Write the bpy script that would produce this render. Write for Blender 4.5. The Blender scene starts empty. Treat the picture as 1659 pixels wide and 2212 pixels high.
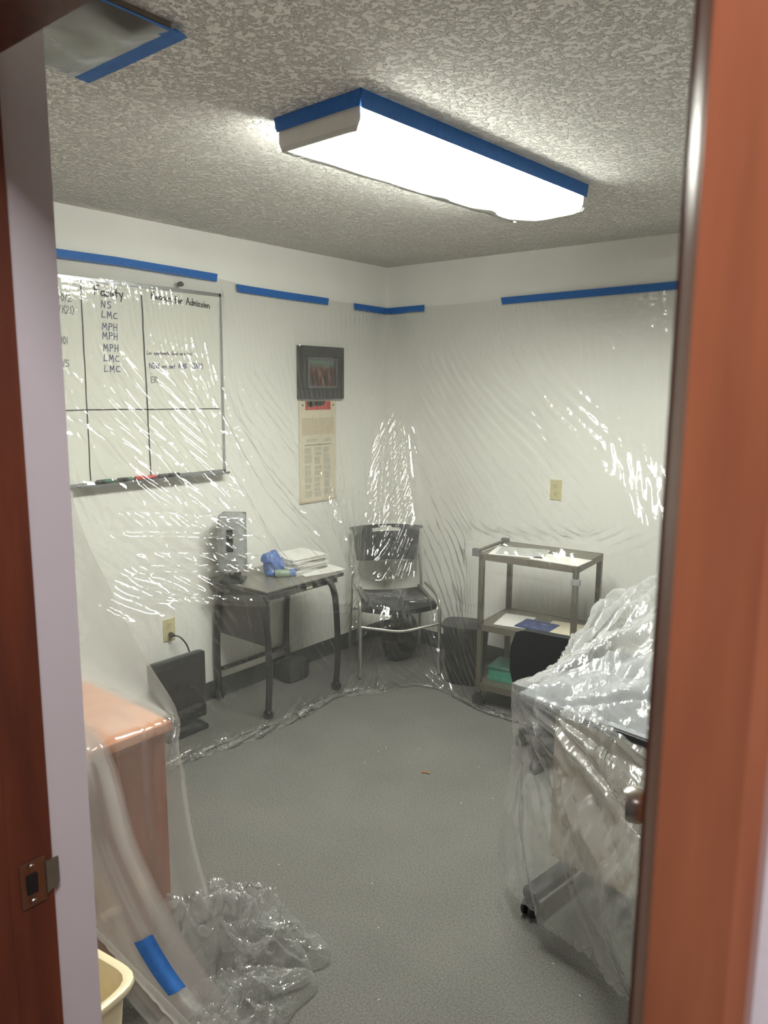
import bpy, bmesh, math, random
import numpy as np
from mathutils import Vector, Matrix

random.seed(7); RNG = np.random.RandomState(7)
SC = bpy.context.scene
COL = SC.collection
R = math.radians

# ------------------------------------------------------------------ camera
# room corner = origin, left wall is x=0, back wall is y=0, the room lies at x>0, y<0
FPX, YAW, PITCH, ROLL = 1649.9, 0.684028, 0.160749, 0.006810
CAMPOS = Vector((3.2145, -3.9571, 1.6766))
cp, sp = math.cos(PITCH), math.sin(PITCH)
fwd = Vector((-math.sin(YAW)*cp, math.cos(YAW)*cp, -sp))
rgt = Vector((math.cos(YAW), math.sin(YAW), 0)); upv = rgt.cross(fwd)
r2 = rgt*math.cos(ROLL) + upv*math.sin(ROLL); u2 = -rgt*math.sin(ROLL) + upv*math.cos(ROLL)
cam_d = bpy.data.cameras.new('camera'); cam = bpy.data.objects.new('camera', cam_d); COL.objects.link(cam)
cam.matrix_world = Matrix((( r2.x, u2.x, -fwd.x, CAMPOS.x), (r2.y, u2.y, -fwd.y, CAMPOS.y), (r2.z, u2.z, -fwd.z, CAMPOS.z), (0, 0, 0, 1)))
cam_d.sensor_fit = 'HORIZONTAL'; cam_d.lens = 5.1; cam_d.sensor_width = 5.1*1659/FPX
cam_d.clip_start = 0.02
cam_d.dof.use_dof = True; cam_d.dof.focus_distance = 3.3; cam_d.dof.aperture_fstop = 1.9
SC.camera = cam

# ------------------------------------------------------------------ world, lights, exposure
w = bpy.data.worlds.new('world'); SC.world = w; w.use_nodes = True
w.node_tree.nodes['Background'].inputs[0].default_value = (0.90, 0.84, 0.88, 1)
w.node_tree.nodes['Background'].inputs[1].default_value = 0.035
hl = bpy.data.lights.new('hall_ceiling_lamp', 'AREA'); hl.shape = 'RECTANGLE'; hl.size = 0.3; hl.size_y = 0.3  # unseen electric ceiling lamp in the hall, just outside the doorway
hl.energy = 6.5; hl.color = (1.0, 0.93, 0.96)
ho = bpy.data.objects.new('hall_ceiling_lamp', hl); COL.objects.link(ho)
ho.location = (3.36, -4.0, 2.44)
ho.rotation_euler = (0, 0, 0)
LENS_EMIT = 24.0
SC.view_settings.view_transform = 'Standard'; SC.view_settings.look = 'None'
SC.view_settings.gamma = 1.0; SC.view_settings.use_curve_mapping = False
SC.view_settings.exposure = 1.76
try:
    SC.cycles.transparent_max_bounces = 40; SC.cycles.max_bounces = 14
    SC.cycles.sample_clamp_indirect = 6.0
    SC.cycles.caustics_reflective = False
except Exception: pass

# ------------------------------------------------------------------ materials
def new_mat(name):
    m = bpy.data.materials.new(name); m.use_nodes = True
    nt = m.node_tree; return m, nt, nt.nodes, nt.links, nt.nodes['Principled BSDF']

def lin(c):
    return tuple((x/12.92 if x <= .04045 else ((x+.055)/1.055)**2.4) for x in c)

def pm(name, rgb, rough=.5, metal=0., var=.06, scale=30., bump=0., bscale=None, spec=.5, rgb2=None, detail=4, stretch=None, trans=0., bdist=.002):
    """principled material with a noise-varied colour; rgb given as 0..255 sRGB albedo"""
    m, nt, N, L, b = new_mat(name)
    c = lin([v/255 for v in rgb])
    b.inputs['Roughness'].default_value = rough; b.inputs['Metallic'].default_value = metal
    b.inputs['Specular IOR Level'].default_value = spec
    if trans: b.inputs['Transmission Weight'].default_value = trans
    tc = N.new('ShaderNodeTexCoord'); src = tc.outputs['Object']
    if stretch:
        mp = N.new('ShaderNodeMapping'); mp.inputs['Scale'].default_value = stretch
        L.new(src, mp.inputs['Vector']); src = mp.outputs['Vector']
    nz = N.new('ShaderNodeTexNoise'); nz.inputs['Scale'].default_value = scale; nz.inputs['Detail'].default_value = detail
    L.new(src, nz.inputs['Vector'])
    ramp = N.new('ShaderNodeValToRGB')
    d = lin([v/255 for v in rgb2]) if rgb2 else tuple(v*(1-var*2) for v in c)
    e = c if rgb2 else tuple(min(1, v*(1+var*2)) for v in c)
    ramp.color_ramp.elements[0].position = .3; ramp.color_ramp.elements[1].position = .7
    ramp.color_ramp.elements[0].color = (*d, 1); ramp.color_ramp.elements[1].color = (*e, 1)
    L.new(nz.outputs['Fac'], ramp.inputs['Fac']); L.new(ramp.outputs['Color'], b.inputs['Base Color'])
    if bump:
        n2 = N.new('ShaderNodeTexNoise'); n2.inputs['Scale'].default_value = bscale or scale*3; n2.inputs['Detail'].default_value = 3
        L.new(src, n2.inputs['Vector'])
        bp = N.new('ShaderNodeBump'); bp.inputs['Strength'].default_value = bump; bp.inputs['Distance'].default_value = bdist
        L.new(n2.outputs['Fac'], bp.inputs['Height']); L.new(bp.outputs['Normal'], b.inputs['Normal'])
    return m

def film(name, haze=.08, edge=.45, rough=.1, crinkle=.35, cscale=(22., 9.), tint=(.93, .92, .88), gloss=1.7):
    """thin polyethylene: clear transmission, a milky haze that thickens at grazing angles, two-sided Fresnel gloss on crinkles"""
    m = bpy.data.materials.new(name); m.use_nodes = True
    nt = m.node_tree; N, L = nt.nodes, nt.links
    N.remove(N['Principled BSDF']); out = N['Material Output']
    tc = N.new('ShaderNodeTexCoord'); mp = N.new('ShaderNodeMapping')
    mp.inputs['Scale'].default_value = (cscale[0], cscale[1], 1); L.new(tc.outputs['UV'], mp.inputs['Vector'])
    n1 = N.new('ShaderNodeTexNoise'); n1.inputs['Scale'].default_value = 1.; n1.inputs['Detail'].default_value = 5; n1.inputs['Distortion'].default_value = .6
    L.new(mp.outputs['Vector'], n1.inputs['Vector'])
    mp2 = N.new('ShaderNodeMapping'); mp2.inputs['Scale'].default_value = (cscale[0]*.9, cscale[1]*3.2, 1); L.new(tc.outputs['UV'], mp2.inputs['Vector'])
    v1 = N.new('ShaderNodeTexVoronoi'); v1.inputs['Scale'].default_value = 1.; L.new(mp2.outputs['Vector'], v1.inputs['Vector'])
    ad = N.new('ShaderNodeMath'); ad.operation = 'MULTIPLY_ADD'; ad.inputs[1].default_value = .35
    L.new(v1.outputs['Distance'], ad.inputs[0]); L.new(n1.outputs['Fac'], ad.inputs[2])
    bp = N.new('ShaderNodeBump'); bp.inputs['Strength'].default_value = crinkle; bp.inputs['Distance'].default_value = .01
    L.new(ad.outputs[0], bp.inputs['Height'])
    gl = N.new('ShaderNodeBsdfGlossy'); gl.inputs['Roughness'].default_value = rough; L.new(bp.outputs['Normal'], gl.inputs['Normal'])
    tr = N.new('ShaderNodeBsdfTransparent'); tr.inputs['Color'].default_value = (.975, .975, .97, 1)
    df = N.new('ShaderNodeBsdfDiffuse'); df.inputs['Color'].default_value = (*tint, 1); L.new(bp.outputs['Normal'], df.inputs['Normal'])
    tl = N.new('ShaderNodeBsdfTranslucent'); tl.inputs['Color'].default_value = (*tint, 1)
    mh = N.new('ShaderNodeMixShader'); mh.inputs[0].default_value = .5; L.new(df.outputs[0], mh.inputs[1]); L.new(tl.outputs[0], mh.inputs[2])
    lw = N.new('ShaderNodeLayerWeight'); lw.inputs['Blend'].default_value = .5
    pw = N.new('ShaderNodeMath'); pw.operation = 'POWER'; pw.inputs[1].default_value = 3.; L.new(lw.outputs['Facing'], pw.inputs[0])
    hz = N.new('ShaderNodeMath'); hz.operation = 'MULTIPLY_ADD'; hz.inputs[1].default_value = edge; hz.inputs[2].default_value = haze; hz.use_clamp = True
    L.new(pw.outputs[0], hz.inputs[0])
    m1 = N.new('ShaderNodeMixShader'); L.new(hz.outputs[0], m1.inputs[0]); L.new(tr.outputs[0], m1.inputs[1]); L.new(mh.outputs[0], m1.inputs[2])
    ge = N.new('ShaderNodeNewGeometry')
    io = N.new('ShaderNodeMapRange'); io.inputs['To Min'].default_value = 1.5; io.inputs['To Max'].default_value = 1/1.5; L.new(ge.outputs['Backfacing'], io.inputs['Value'])
    fr = N.new('ShaderNodeFresnel'); L.new(io.outputs[0], fr.inputs['IOR']); L.new(bp.outputs['Normal'], fr.inputs['Normal'])
    fm = N.new('ShaderNodeMath'); fm.operation = 'MULTIPLY'; fm.inputs[1].default_value = gloss; fm.use_clamp = True; L.new(fr.outputs[0], fm.inputs[0])
    m2 = N.new('ShaderNodeMixShader'); L.new(fm.outputs[0], m2.inputs[0]); L.new(m1.outputs[0], m2.inputs[1]); L.new(gl.outputs[0], m2.inputs[2])
    L.new(m2.outputs[0], out.inputs['Surface'])
    return m

def emit_mat(name, col, s):
    m = bpy.data.materials.new(name); m.use_nodes = True; N, L = m.node_tree.nodes, m.node_tree.links
    N.remove(N['Principled BSDF']); e = N.new('ShaderNodeEmission'); e.inputs[0].default_value = (*col, 1)
    tc = N.new('ShaderNodeTexCoord'); wv = N.new('ShaderNodeTexWave'); wv.inputs['Scale'].default_value = 45; L.new(tc.outputs['Object'], wv.inputs['Vector'])
    mr = N.new('ShaderNodeMapRange'); mr.inputs['To Min'].default_value = s*.94; mr.inputs['To Max'].default_value = s*1.06
    L.new(wv.outputs['Fac'], mr.inputs['Value']); L.new(mr.outputs[0], e.inputs[1]); L.new(e.outputs[0], N['Material Output'].inputs[0])
    return m

M = {}
M['wall'] = pm('wall_paint', (238, 237, 231), .85, var=.012, scale=3, bump=.06, bscale=160)
M['wallcool'] = pm('wall_paint_hall', (222, 218, 222), .8, var=.012, scale=3, bump=.06, bscale=160)
M['wood'] = pm('stained_wood', (168, 102, 69), .35, rgb2=(132, 76, 52), scale=5, stretch=(6, 6, .7), detail=6, bump=.05)
M['wooddark'] = pm('stained_wood_dark', (122, 64, 42), .5, rgb2=(92, 48, 34), scale=5, stretch=(6, 6, .7), detail=6, bump=.05)
M['tape'] = pm('blue_masking_tape', (44, 104, 178), .6, var=.05, scale=60, bump=.12, bscale=300)
M['white_metal'] = pm('white_enamel', (225, 222, 214), .4, var=.01)
M['nickel'] = pm('satin_nickel', (190, 182, 172), .28, 1., var=.03)
M['alum'] = pm('aluminium', (176, 178, 180), .35, .8, var=.03)
M['board'] = pm('whiteboard', (232, 232, 222), .38, var=.008, scale=4)
M['ink'] = pm('black_marker_ink', (38, 34, 44), .5)
M['inkblue'] = pm('blue_marker_ink', (96, 104, 140), .5)
M['inkgrey'] = pm('faded_marker_ink', (140, 140, 150), .5)
M['black'] = pm('black_plastic', (34, 36, 38), .4, var=.08)
M['blackf'] = pm('black_fabric', (30, 31, 33), .85, var=.1, scale=200, bump=.2, bscale=700)
M['blackm'] = pm('black_metal', (44, 40, 42), .35, .3, var=.05)
M['grey'] = pm('grey_plastic', (150, 153, 152), .4, var=.03)
M['dgrey'] = pm('dark_grey_plastic', (84, 86, 84), .45, var=.04)
M['bronze'] = pm('grey_bronze_metal', (112, 106, 94), .4, .3, var=.05)
M['laminate'] = pm('grey_laminate', (128, 124, 116), .35, var=.04, scale=120)
M['walnut'] = pm('dark_walnut_laminate', (62, 50, 46), .4, rgb2=(46, 38, 36), scale=6, stretch=(1, 8, 8))
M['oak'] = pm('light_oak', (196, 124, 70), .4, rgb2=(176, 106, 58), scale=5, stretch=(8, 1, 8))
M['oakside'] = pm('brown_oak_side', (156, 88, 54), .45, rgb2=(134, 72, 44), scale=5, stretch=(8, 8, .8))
M['cream'] = pm('cream_plastic', (236, 222, 184), .35, var=.02)
M['beige'] = pm('beige_panel', (196, 186, 166), .5, var=.03)
M['ivory'] = pm('ivory_plastic', (206, 196, 152), .4, var=.02)
M['paper'] = pm('paper', (232, 230, 226), .8, var=.015, scale=60)
M['paper2'] = pm('aged_paper', (224, 214, 190), .8, var=.02, scale=20)
M['print'] = pm('printed_text_grey', (176, 178, 160), .8, var=.25, scale=160, rgb2=(214, 206, 184))
M['print2'] = pm('printed_text_tan', (200, 182, 154), .8, var=.25, scale=160, rgb2=(216, 204, 180))
M['red'] = pm('red_print', (196, 74, 60), .6, var=.08)
M['pink'] = pm('pink_red_plastic', (206, 90, 96), .4)
M['green'] = pm('green_plastic', (40, 104, 82), .4)
M['teal'] = pm('teal_plastic', (62, 150, 124), .4)
M['blue'] = pm('blue_plastic', (58, 92, 168), .4, rgb2=(84, 124, 190), scale=14)
M['navy'] = pm('navy_card', (38, 58, 116), .45, var=.1, scale=12)
M['liner'] = pm('pewter_liner', (104, 104, 106), .4, .4)
M['chrome'] = pm('chromed_tube', (196, 194, 186), .3, .85, var=.02)
M['shell'] = pm('chair_shell', (38, 40, 44), .42, var=.06)
M['seatgrey'] = pm('grey_upholstery', (116, 118, 120), .8, var=.05, scale=150)
M['film'] = film('thin_clear_poly', .062, .42, .07, .22, (30., 12.), gloss=2.2)
M['film2'] = film('clear_poly_draped', .27, .62, .075, .26, (30., 20.), tint=(.92, .92, .92))
M['film3'] = film('milky_poly_doubled', .27, .65, .12, .16, (9., 5.), tint=(.93, .90, .86))
M['filmc'] = film('crumpled_poly', .10, .55, .07, .25, (30., 30.), tint=(.92, .92, .91))
M['filmv'] = film('vent_poly', .95, .05, .2, .25, (6., 6.), tint=(.20, .175, .145))

# carpet: looped pile with dark and light flecks
m, nt, N, L, b = new_mat('grey_carpet'); M['carpet'] = m
tc = N.new('ShaderNodeTexCoord')
n1 = N.new('ShaderNodeTexNoise'); n1.inputs['Scale'].default_value = 165; n1.inputs['Detail'].default_value = 6; n1.inputs['Roughness'].default_value = .78
n2 = N.new('ShaderNodeTexNoise'); n2.inputs['Scale'].default_value = 3; n2.inputs['Detail'].default_value = 3
for n in (n1, n2): L.new(tc.outputs['Object'], n.inputs['Vector'])
rp = N.new('ShaderNodeValToRGB'); E_ = rp.color_ramp.elements
E_[0].position = .32; E_[0].color = (*lin([.36, .355, .34]), 1); E_[1].position = .72; E_[1].color = (*lin([.585, .578, .555]), 1)
L.new(n1.outputs['Fac'], rp.inputs['Fac'])
mx = N.new('ShaderNodeMixRGB'); mx.blend_type = 'MULTIPLY'; mx.inputs[0].default_value = .25
L.new(rp.outputs[0], mx.inputs[1]); L.new(n2.outputs['Fac'], mx.inputs[2]); L.new(mx.outputs[0], b.inputs['Base Color'])
b.inputs['Roughness'].default_value = 1.; b.inputs['Specular IOR Level'].default_value = .05
bp = N.new('ShaderNodeBump'); bp.inputs['Strength'].default_value = .7; bp.inputs['Distance'].default_value = .004
L.new(n1.outputs['Fac'], bp.inputs['Height']); L.new(bp.outputs['Normal'], b.inputs['Normal'])

# popcorn ceiling
m, nt, N, L, b = new_mat('popcorn_ceiling'); M['ceil'] = m
tc = N.new('ShaderNodeTexCoord')
n1 = N.new('ShaderNodeTexNoise'); n1.inputs['Scale'].default_value = 74; n1.inputs['Detail'].default_value = 3; n1.inputs['Roughness'].default_value = .6
L.new(tc.outputs['Object'], n1.inputs['Vector'])
rp = N.new('ShaderNodeValToRGB'); rp.color_ramp.elements[0].position = .48; rp.color_ramp.elements[1].position = .62
L.new(n1.outputs['Fac'], rp.inputs['Fac'])
bp = N.new('ShaderNodeBump'); bp.inputs['Strength'].default_value = .95; bp.inputs['Distance'].default_value = .010
L.new(rp.outputs[0], bp.inputs['Height']); L.new(bp.outputs['Normal'], b.inputs['Normal'])
b.inputs['Base Color'].default_value = (*lin([.955, .94, .915]), 1); b.inputs['Roughness'].default_value = .95; b.inputs['Specular IOR Level'].default_value = .15

# framed photograph: a dim group picture in reds and browns
m, nt, N, L, b = new_mat('group_photo'); M['photo'] = m
tc = N.new('ShaderNodeTexCoord'); mp = N.new('ShaderNodeMapping'); mp.inputs['Scale'].default_value = (1, 26, 13); L.new(tc.outputs['Object'], mp.inputs['Vector'])
n1 = N.new('ShaderNodeTexNoise'); n1.inputs['Scale'].default_value = 1.; n1.inputs['Detail'].default_value = 3; L.new(mp.outputs[0], n1.inputs['Vector'])
rp = N.new('ShaderNodeValToRGB'); rp.color_ramp.elements[0].color = (.012, .013, .03, 1); rp.color_ramp.elements[0].position = .34
rp.color_ramp.elements[1].color = (.36, .34, .36, 1); rp.color_ramp.elements[1].position = .75
for pos, c in ((.45, (.06, .02, .018, 1)), (.55, (.12, .035, .03, 1)), (.63, (.22, .12, .05, 1))):
    e = rp.color_ramp.elements.new(pos); e.color = c
L.new(n1.outputs['Fac'], rp.inputs['Fac'])
sx = N.new('ShaderNodeSeparateXYZ'); L.new(tc.outputs['Generated'], sx.inputs[0])
mr = N.new('ShaderNodeMapRange'); mr.inputs['From Min'].default_value = .62; mr.inputs['From Max'].default_value = .85; L.new(sx.outputs['Z'], mr.inputs['Value'])
mx = N.new('ShaderNodeMixRGB'); mx.inputs[2].default_value = (.13, .19, .17, 1); L.new(mr.outputs[0], mx.inputs[0]); L.new(rp.outputs[0], mx.inputs[1])
L.new(mx.outputs[0], b.inputs['Base Color']); b.inputs['Roughness'].default_value = .25

# ------------------------------------------------------------------ geometry helpers
class MB:
    def __init__(s): s.bm = bmesh.new()
    def box(s, c, d, rz=0, bevel=0., rot=None):
        r = bmesh.ops.create_cube(s.bm, size=1.)
        v = r['verts']
        mt = Matrix.Translation(Vector(c)) @ (rot.to_4x4() if rot is not None else Matrix.Rotation(rz, 4, 'Z')) @ Matrix.Diagonal((*d, 1))
        bmesh.ops.transform(s.bm, matrix=mt, verts=v)
        if bevel > 0:
            ed = list({e for x in v for e in x.link_edges})
            bmesh.ops.bevel(s.bm, geom=ed, offset=bevel, segments=2, affect='EDGES', profile=.6)
        return s
    def tube(s, pts, rad, seg=10, closed=False, rads=None, flat=1.):
        pts = [Vector(p) for p in pts]; n = len(pts); rings = []
        prev = None
        for i, p in enumerate(pts):
            if closed: t = (pts[(i+1) % n]-pts[i-1]).normalized()
            else: t = ((pts[min(i+1, n-1)]-pts[max(i-1, 0)])).normalized()
            if prev is None:
                a = Vector((0, 0, 1)) if abs(t.z) < .9 else Vector((1, 0, 0))
                nx = t.cross(a).normalized()
            else:
                nx = (prev - t*prev.dot(t)).normalized()
            prev = nx; ny = t.cross(nx)
            rr = rads[i] if rads else rad
            rings.append([s.bm.verts.new(p + nx*rr*math.cos(2*math.pi*k/seg) + ny*rr*flat*math.sin(2*math.pi*k/seg)) for k in range(seg)])
        m_ = n if closed else n-1
        for i in range(m_):
            a, c = rings[i], rings[(i+1) % n]
            for k in range(seg): s.bm.faces.new((a[k], a[(k+1) % seg], c[(k+1) % seg], c[k]))
        if not closed:
            s.bm.faces.new(rings[0][::-1]); s.bm.faces.new(rings[-1])
        return s
    def lathe(s, prof, c=(0, 0, 0), axis=None, seg=24, sx=1., sy=1., power=2.):
        """prof: list of (radius, height); optional axis vector; power>2 gives a rounded-square section"""
        q = Vector((0, 0, 1)).rotation_difference(Vector(axis)) if axis is not None else None
        rings = []
        for r, h in prof:
            ring = []
            for k in range(seg):
                a = 2*math.pi*k/seg; ca, sa = math.cos(a), math.sin(a)
                f = (abs(ca)**power + abs(sa)**power)**(-1/power)
                p = Vector((r*sx*ca*f, r*sy*sa*f, h))
                if q: p = q @ p
                ring.append(s.bm.verts.new(p + Vector(c)))
            rings.append(ring)
        for i in range(len(rings)-1):
            a, b_ = rings[i], rings[i+1]
            for k in range(seg): s.bm.faces.new((a[k], a[(k+1) % seg], b_[(k+1) % seg], b_[k]))
        if prof[0][0] > 1e-4: s.bm.faces.new(rings[0][::-1])
        if prof[-1][0] > 1e-4: s.bm.faces.new(rings[-1])
        return s
    def prism(s, poly, vec):
        a = [s.bm.verts.new(Vector(p)) for p in poly]; b_ = [s.bm.verts.new(Vector(p)+Vector(vec)) for p in poly]
        n = len(poly)
        for i in range(n): s.bm.faces.new((a[i], a[(i+1) % n], b_[(i+1) % n], b_[i]))
        s.bm.faces.new(a[::-1]); s.bm.faces.new(b_)
        return s
    def quad(s, pts):
        s.bm.faces.new([s.bm.verts.new(Vector(p)) for p in pts]); return s
    def xform(s, mat):
        bmesh.ops.transform(s.bm, matrix=mat, verts=s.bm.verts); return s
    def build(s, name, mat, parent=None, smooth=None, loc=None):
        bmesh.ops.recalc_face_normals(s.bm, faces=s.bm.faces)
        me = bpy.data.meshes.new(name); s.bm.to_mesh(me); s.bm.free()
        me.materials.append(mat)
        o = bpy.data.objects.new(name, me); COL.objects.link(o)
        if smooth is not None:
            me.polygons.foreach_set('use_smooth', [True]*len(me.polygons)); me.set_sharp_from_angle(angle=R(smooth))
        if parent: o.parent = parent
        if loc is not None: o.location = loc
        return o

def tag(o, label=None, cat=None, group=None, kind=None):
    if label: o['label'] = label
    if cat: o['category'] = cat
    if group: o['group'] = group
    if kind: o['kind'] = kind
    return o
def thing(name, loc, label, cat, group=None, rz=0):
    o = bpy.data.objects.new(name, None); COL.objects.link(o); o.empty_display_size = .05
    o.location = loc; o.rotation_euler = (0, 0, rz); return tag(o, label, cat, group)
def struct(mb, name, mat, parent=None):
    o = mb.build(name, mat, parent)
    if not parent: o['kind'] = 'structure'
    return o
def arc(c, r, a0, a1, n, ax=(1, 0, 0), ay=(0, 0, 1)):
    c, ax, ay = Vector(c), Vector(ax), Vector(ay)
    return [c + ax*r*math.cos(R(a0+(a1-a0)*i/n)) + ay*r*math.sin(R(a0+(a1-a0)*i/n)) for i in range(n+1)]
def smoothline(pts, n=8):
    """Catmull-Rom through the points"""
    P = [Vector(p) for p in pts]; P = [P[0]*2-P[1]] + P + [P[-1]*2-P[-2]]; o = []
    for i in range(1, len(P)-2):
        for k in range(n):
            t = k/n; a, b_, c, d = P[i-1:i+3]
            o.append(.5*((2*b_) + (c-a)*t + (2*a-5*b_+4*c-d)*t*t + (3*b_-a-3*c+d)*t**3))
    o.append(P[-2]); return o

# ------------------------------------------------------------------ the setting
H = 2.44; WX = 3.75; DY = -3.53; DT = .12     # ceiling, right wall, door-wall room face, its thickness
DX0, DX1, DH = 2.31, 3.1115, 2.035              # doorway
struct(MB().box((1.875, -2.6, -.05), (3.95, 5.4, .1)), 'floor', M['carpet'])
cm = MB()
cm.box((1.875, -1.765, H+.05), (3.95, 3.73, .1))
struct(cm, 'ceiling', M['ceil'])
struct(MB().box((-.05, -1.82, H/2), (.1, 3.64, H)), 'wall_left', M['wall'])
struct(MB().box((1.875, .05, H/2), (3.75, .1, H)), 'wall_back', M['wall'])
struct(MB().box((WX+.05, -1.82, H/2), (.1, 3.64, H)), 'wall_right', M['wall'])
fw = MB(); yc = DY-DT/2
fw.box(((DX0-.02)/2, yc, H/2), (DX0-.02, DT, H)); fw.box(((DX1+.02+WX)/2, yc, H/2), (WX-DX1-.02, DT, H))
fw.box(((DX0+DX1)/2, yc, (DH+.02+H)/2), (DX1-DX0+.04, DT, H-DH-.02))
struct(fw, 'wall_front', M['wallcool'])
# short white return of the wall on the room side of the latch jamb
struct(MB().box((DX0-.065, DY+.034, H/2), (.10, .068, H)), 'wall_front_return', M['wallcool'])
# vinyl cove base
for nm, pts in (('baseboard_left', ((0, -3.5), (0, 0))), ('baseboard_back', ((0, 0), (WX, 0)))):
    mb = MB()
    if nm == 'baseboard_left': mb.prism([(0, -3.53, 0), (.012, -3.53, 0), (.006, -3.53, .02), (.004, -3.53, .1), (0, -3.53, .1)], (0, 3.52, 0))
    else: mb.prism([(0, 0, 0), (0, -.012, 0), (0, -.006, .02), (0, -.004, .1), (0, 0, .1)], (WX, 0, 0))
    struct(mb, nm, pm(nm+'_vinyl', (58, 62, 62), .5))
# door frame: jambs, stops, head, hall-side casing, strike plate
fr = bpy.data.objects.new('door_1', None); COL.objects.link(fr); fr['kind'] = 'structure'; fr.location = (0, 0, 0)
yc, jd = DY-DT/2, DT+.012
MB().box((DX0-.01, yc, DH/2), (.02, jd, DH), bevel=.002).build('latch_jamb', M['wooddark'], fr)
MB().box((DX1+.01, yc, DH/2), (.02, jd, DH), bevel=.002).build('hinge_jamb', M['wooddark'], fr)
MB().box(((DX0+DX1)/2, yc, DH+.01), (DX1-DX0+.04, jd, .02)).build('head_jamb', M['wooddark'], fr)
MB().box((DX0+.006, DY-.085, DH/2), (.012, .06, DH), bevel=.002).build('stop', M['wooddark'], fr)
MB().box((DX1+.001, DY-.085, DH/2), (.012, .06, DH), bevel=.002).build('stop', M['wooddark'], fr)
MB().box(((DX0+DX1)/2, DY-.085, DH-.006), (DX1-DX0, .06, .012)).build('head_stop', M['wooddark'], fr)
yh = DY-DT-.006
def casing(x0, x1, z0, z1, vertical, inner):
    """moulded casing: rounded thin inner lip stepping up to the broad flat band"""
    mb = MB(); t = .017
    if vertical:
        s_ = 1 if inner < (x0+x1)/2 else -1
        wd = x1-x0; q = lambda d: inner + s_*d
        poly = [(q(0), yh, z0), (q(.0), yh-.003, z0), (q(.003), yh-.0075, z0), (q(.006), yh-.0125, z0), (q(.0095), yh-t, z0), (q(wd-.006), yh-t-.002, z0), (q(wd), yh-t+.004, z0), (q(wd), yh, z0)]
        mb.prism(poly, (0, 0, z1-z0))
    else:
        q = lambda d: z0+d; wd = z1-z0
        poly = [(x0, yh, q(0)), (x0, yh-.006, q(0)), (x0, yh-.011, q(.006)), (x0, yh-.010, q(.013)), (x0, yh-t, q(.017)), (x0, yh-t, q(wd-.006)), (x0, yh-t+.004, q(wd)), (x0, yh, q(wd))]
        mb.prism(poly, (x1-x0, 0, 0))
    return mb
CW = .046
casing(DX1+.002, DX1+.002+CW, 0, DH+.008+CW, True, DX1+.002).build('casing', M['wood'], fr)
casing(DX0-.008-CW, DX0-.008, 0, DH+.008+CW, True, DX0-.008).build('casing', M['wood'], fr)
casing(DX0-.008, DX1+.002, DH+.008, DH+.008+CW, False, 0).build('head_casing', M['wood'], fr)
sk = MB().box((DX0+.001, DY-.022, 1.052), (.003, .032, .062), bevel=.001)
sk.prism([(DX0+.0025, DY-.006, 1.075), (DX0+.0025, DY-.006, 1.029), (DX0-.004, DY+.014, 1.034), (DX0-.004, DY+.014, 1.070)], (.002, 0, 0))
st = sk.build('strike_plate', M['nickel'], fr, loc=(.001, 0, 0))
MB().box((DX0+.004, DY-.024, 1.052), (.002, .013, .026)).build('strike_hole', M['black'], st)
for dz in (-.024, .024):
    MB().lathe([(.004, 0), (.003, .0012)], (DX0+.004, DY-.024, 1.052+dz), axis=(1, 0, 0), seg=10).build('screw', M['nickel'], st)
# door leaf, swung into the room along the line of sight; only its knob shows past the frame
hinge = Vector((DX1+.002, DY+.012, 0)); dd = Vector((-.337, .9415, 0)).normalized(); dn = Vector((dd.y, -dd.x, 0))  # dn points away from the opening
ang = math.atan2(dd.y, dd.x); DW = .755
leaf = bpy.data.objects.new('door_2', None); COL.objects.link(leaf); leaf.location = hinge; leaf['kind'] = 'structure'; leaf.rotation_euler = (0, 0, ang)
MB().box((DW/2, -.022, 1.015), (DW, .038, 2.0), bevel=.002).build('door_leaf', M['wood'], leaf)
kx, kz = DW-.062, 1.055
for s_ in (1, -1):
    y0 = -.003 if s_ > 0 else -.041
    kn = MB().lathe([(.032, 0), (.032, .004), (.026, .008), (.013, .010), (.012, .03), (.016, .036), (.0255, .040), (.027, .046), (.027, .060), (.024, .066), (.0, .067)], (kx, y0, kz), axis=(0, s_, 0), seg=28)
    kn.build('door_knob', M['nickel'], leaf, smooth=40)
MB().box((DW+.001, -.022, kz), (.002, .025, .057)).build('latch_plate', M['nickel'], leaf)

# ------------------------------------------------------------------ ceiling light
LX, LY, LR = 1.684, -1.733, R(-2.6)
lt = thing('ceiling_light', (LX, LY, H), 'lit fluorescent ceiling light wrapped in clear film and blue tape', 'light', rz=LR)
hw, hl_ = .158, .61
MB().box((0, 0, -.02), (2*hw, 2*hl_, .04)).build('housing', M['white_metal'], lt)
for s_ in (-1, 1):
    MB().prism([(-hw-.002, s_*hl_, 0), (hw+.002, s_*hl_, 0), (hw+.002, s_*hl_, -.07), (hw-.012, s_*hl_, -.098), (-hw+.012, s_*hl_, -.098), (-hw-.002, s_*hl_, -.07)], (0, s_*.004, 0)).build('end_plate', M['white_metal'], lt)
le = MB()
prof = [(-hw+.012, -.045), (-hw+.010, -.074), (-hw+.022, -.094), (hw-.030, -.094), (hw-.022, -.074), (hw-.024, -.052)]
le.prism([(x, -hl_+.002, z) for x, z in prof], (0, 2*hl_-.004, 0))
lens = le.build('lens', emit_mat('lit_prismatic_lens', (.97, 1., .915), LENS_EMIT), lt)
for k_ in (.55, .32): lens.data.materials.append(emit_mat('lit_lens_side', (.97, 1., .915), LENS_EMIT*k_))   # the ribbed sides give less light than the flat bottom
for f in lens.data.polygons: f.material_index = 0 if abs(f.normal.x) < .8 else (1 if f.normal.x < 0 else 2)
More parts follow.
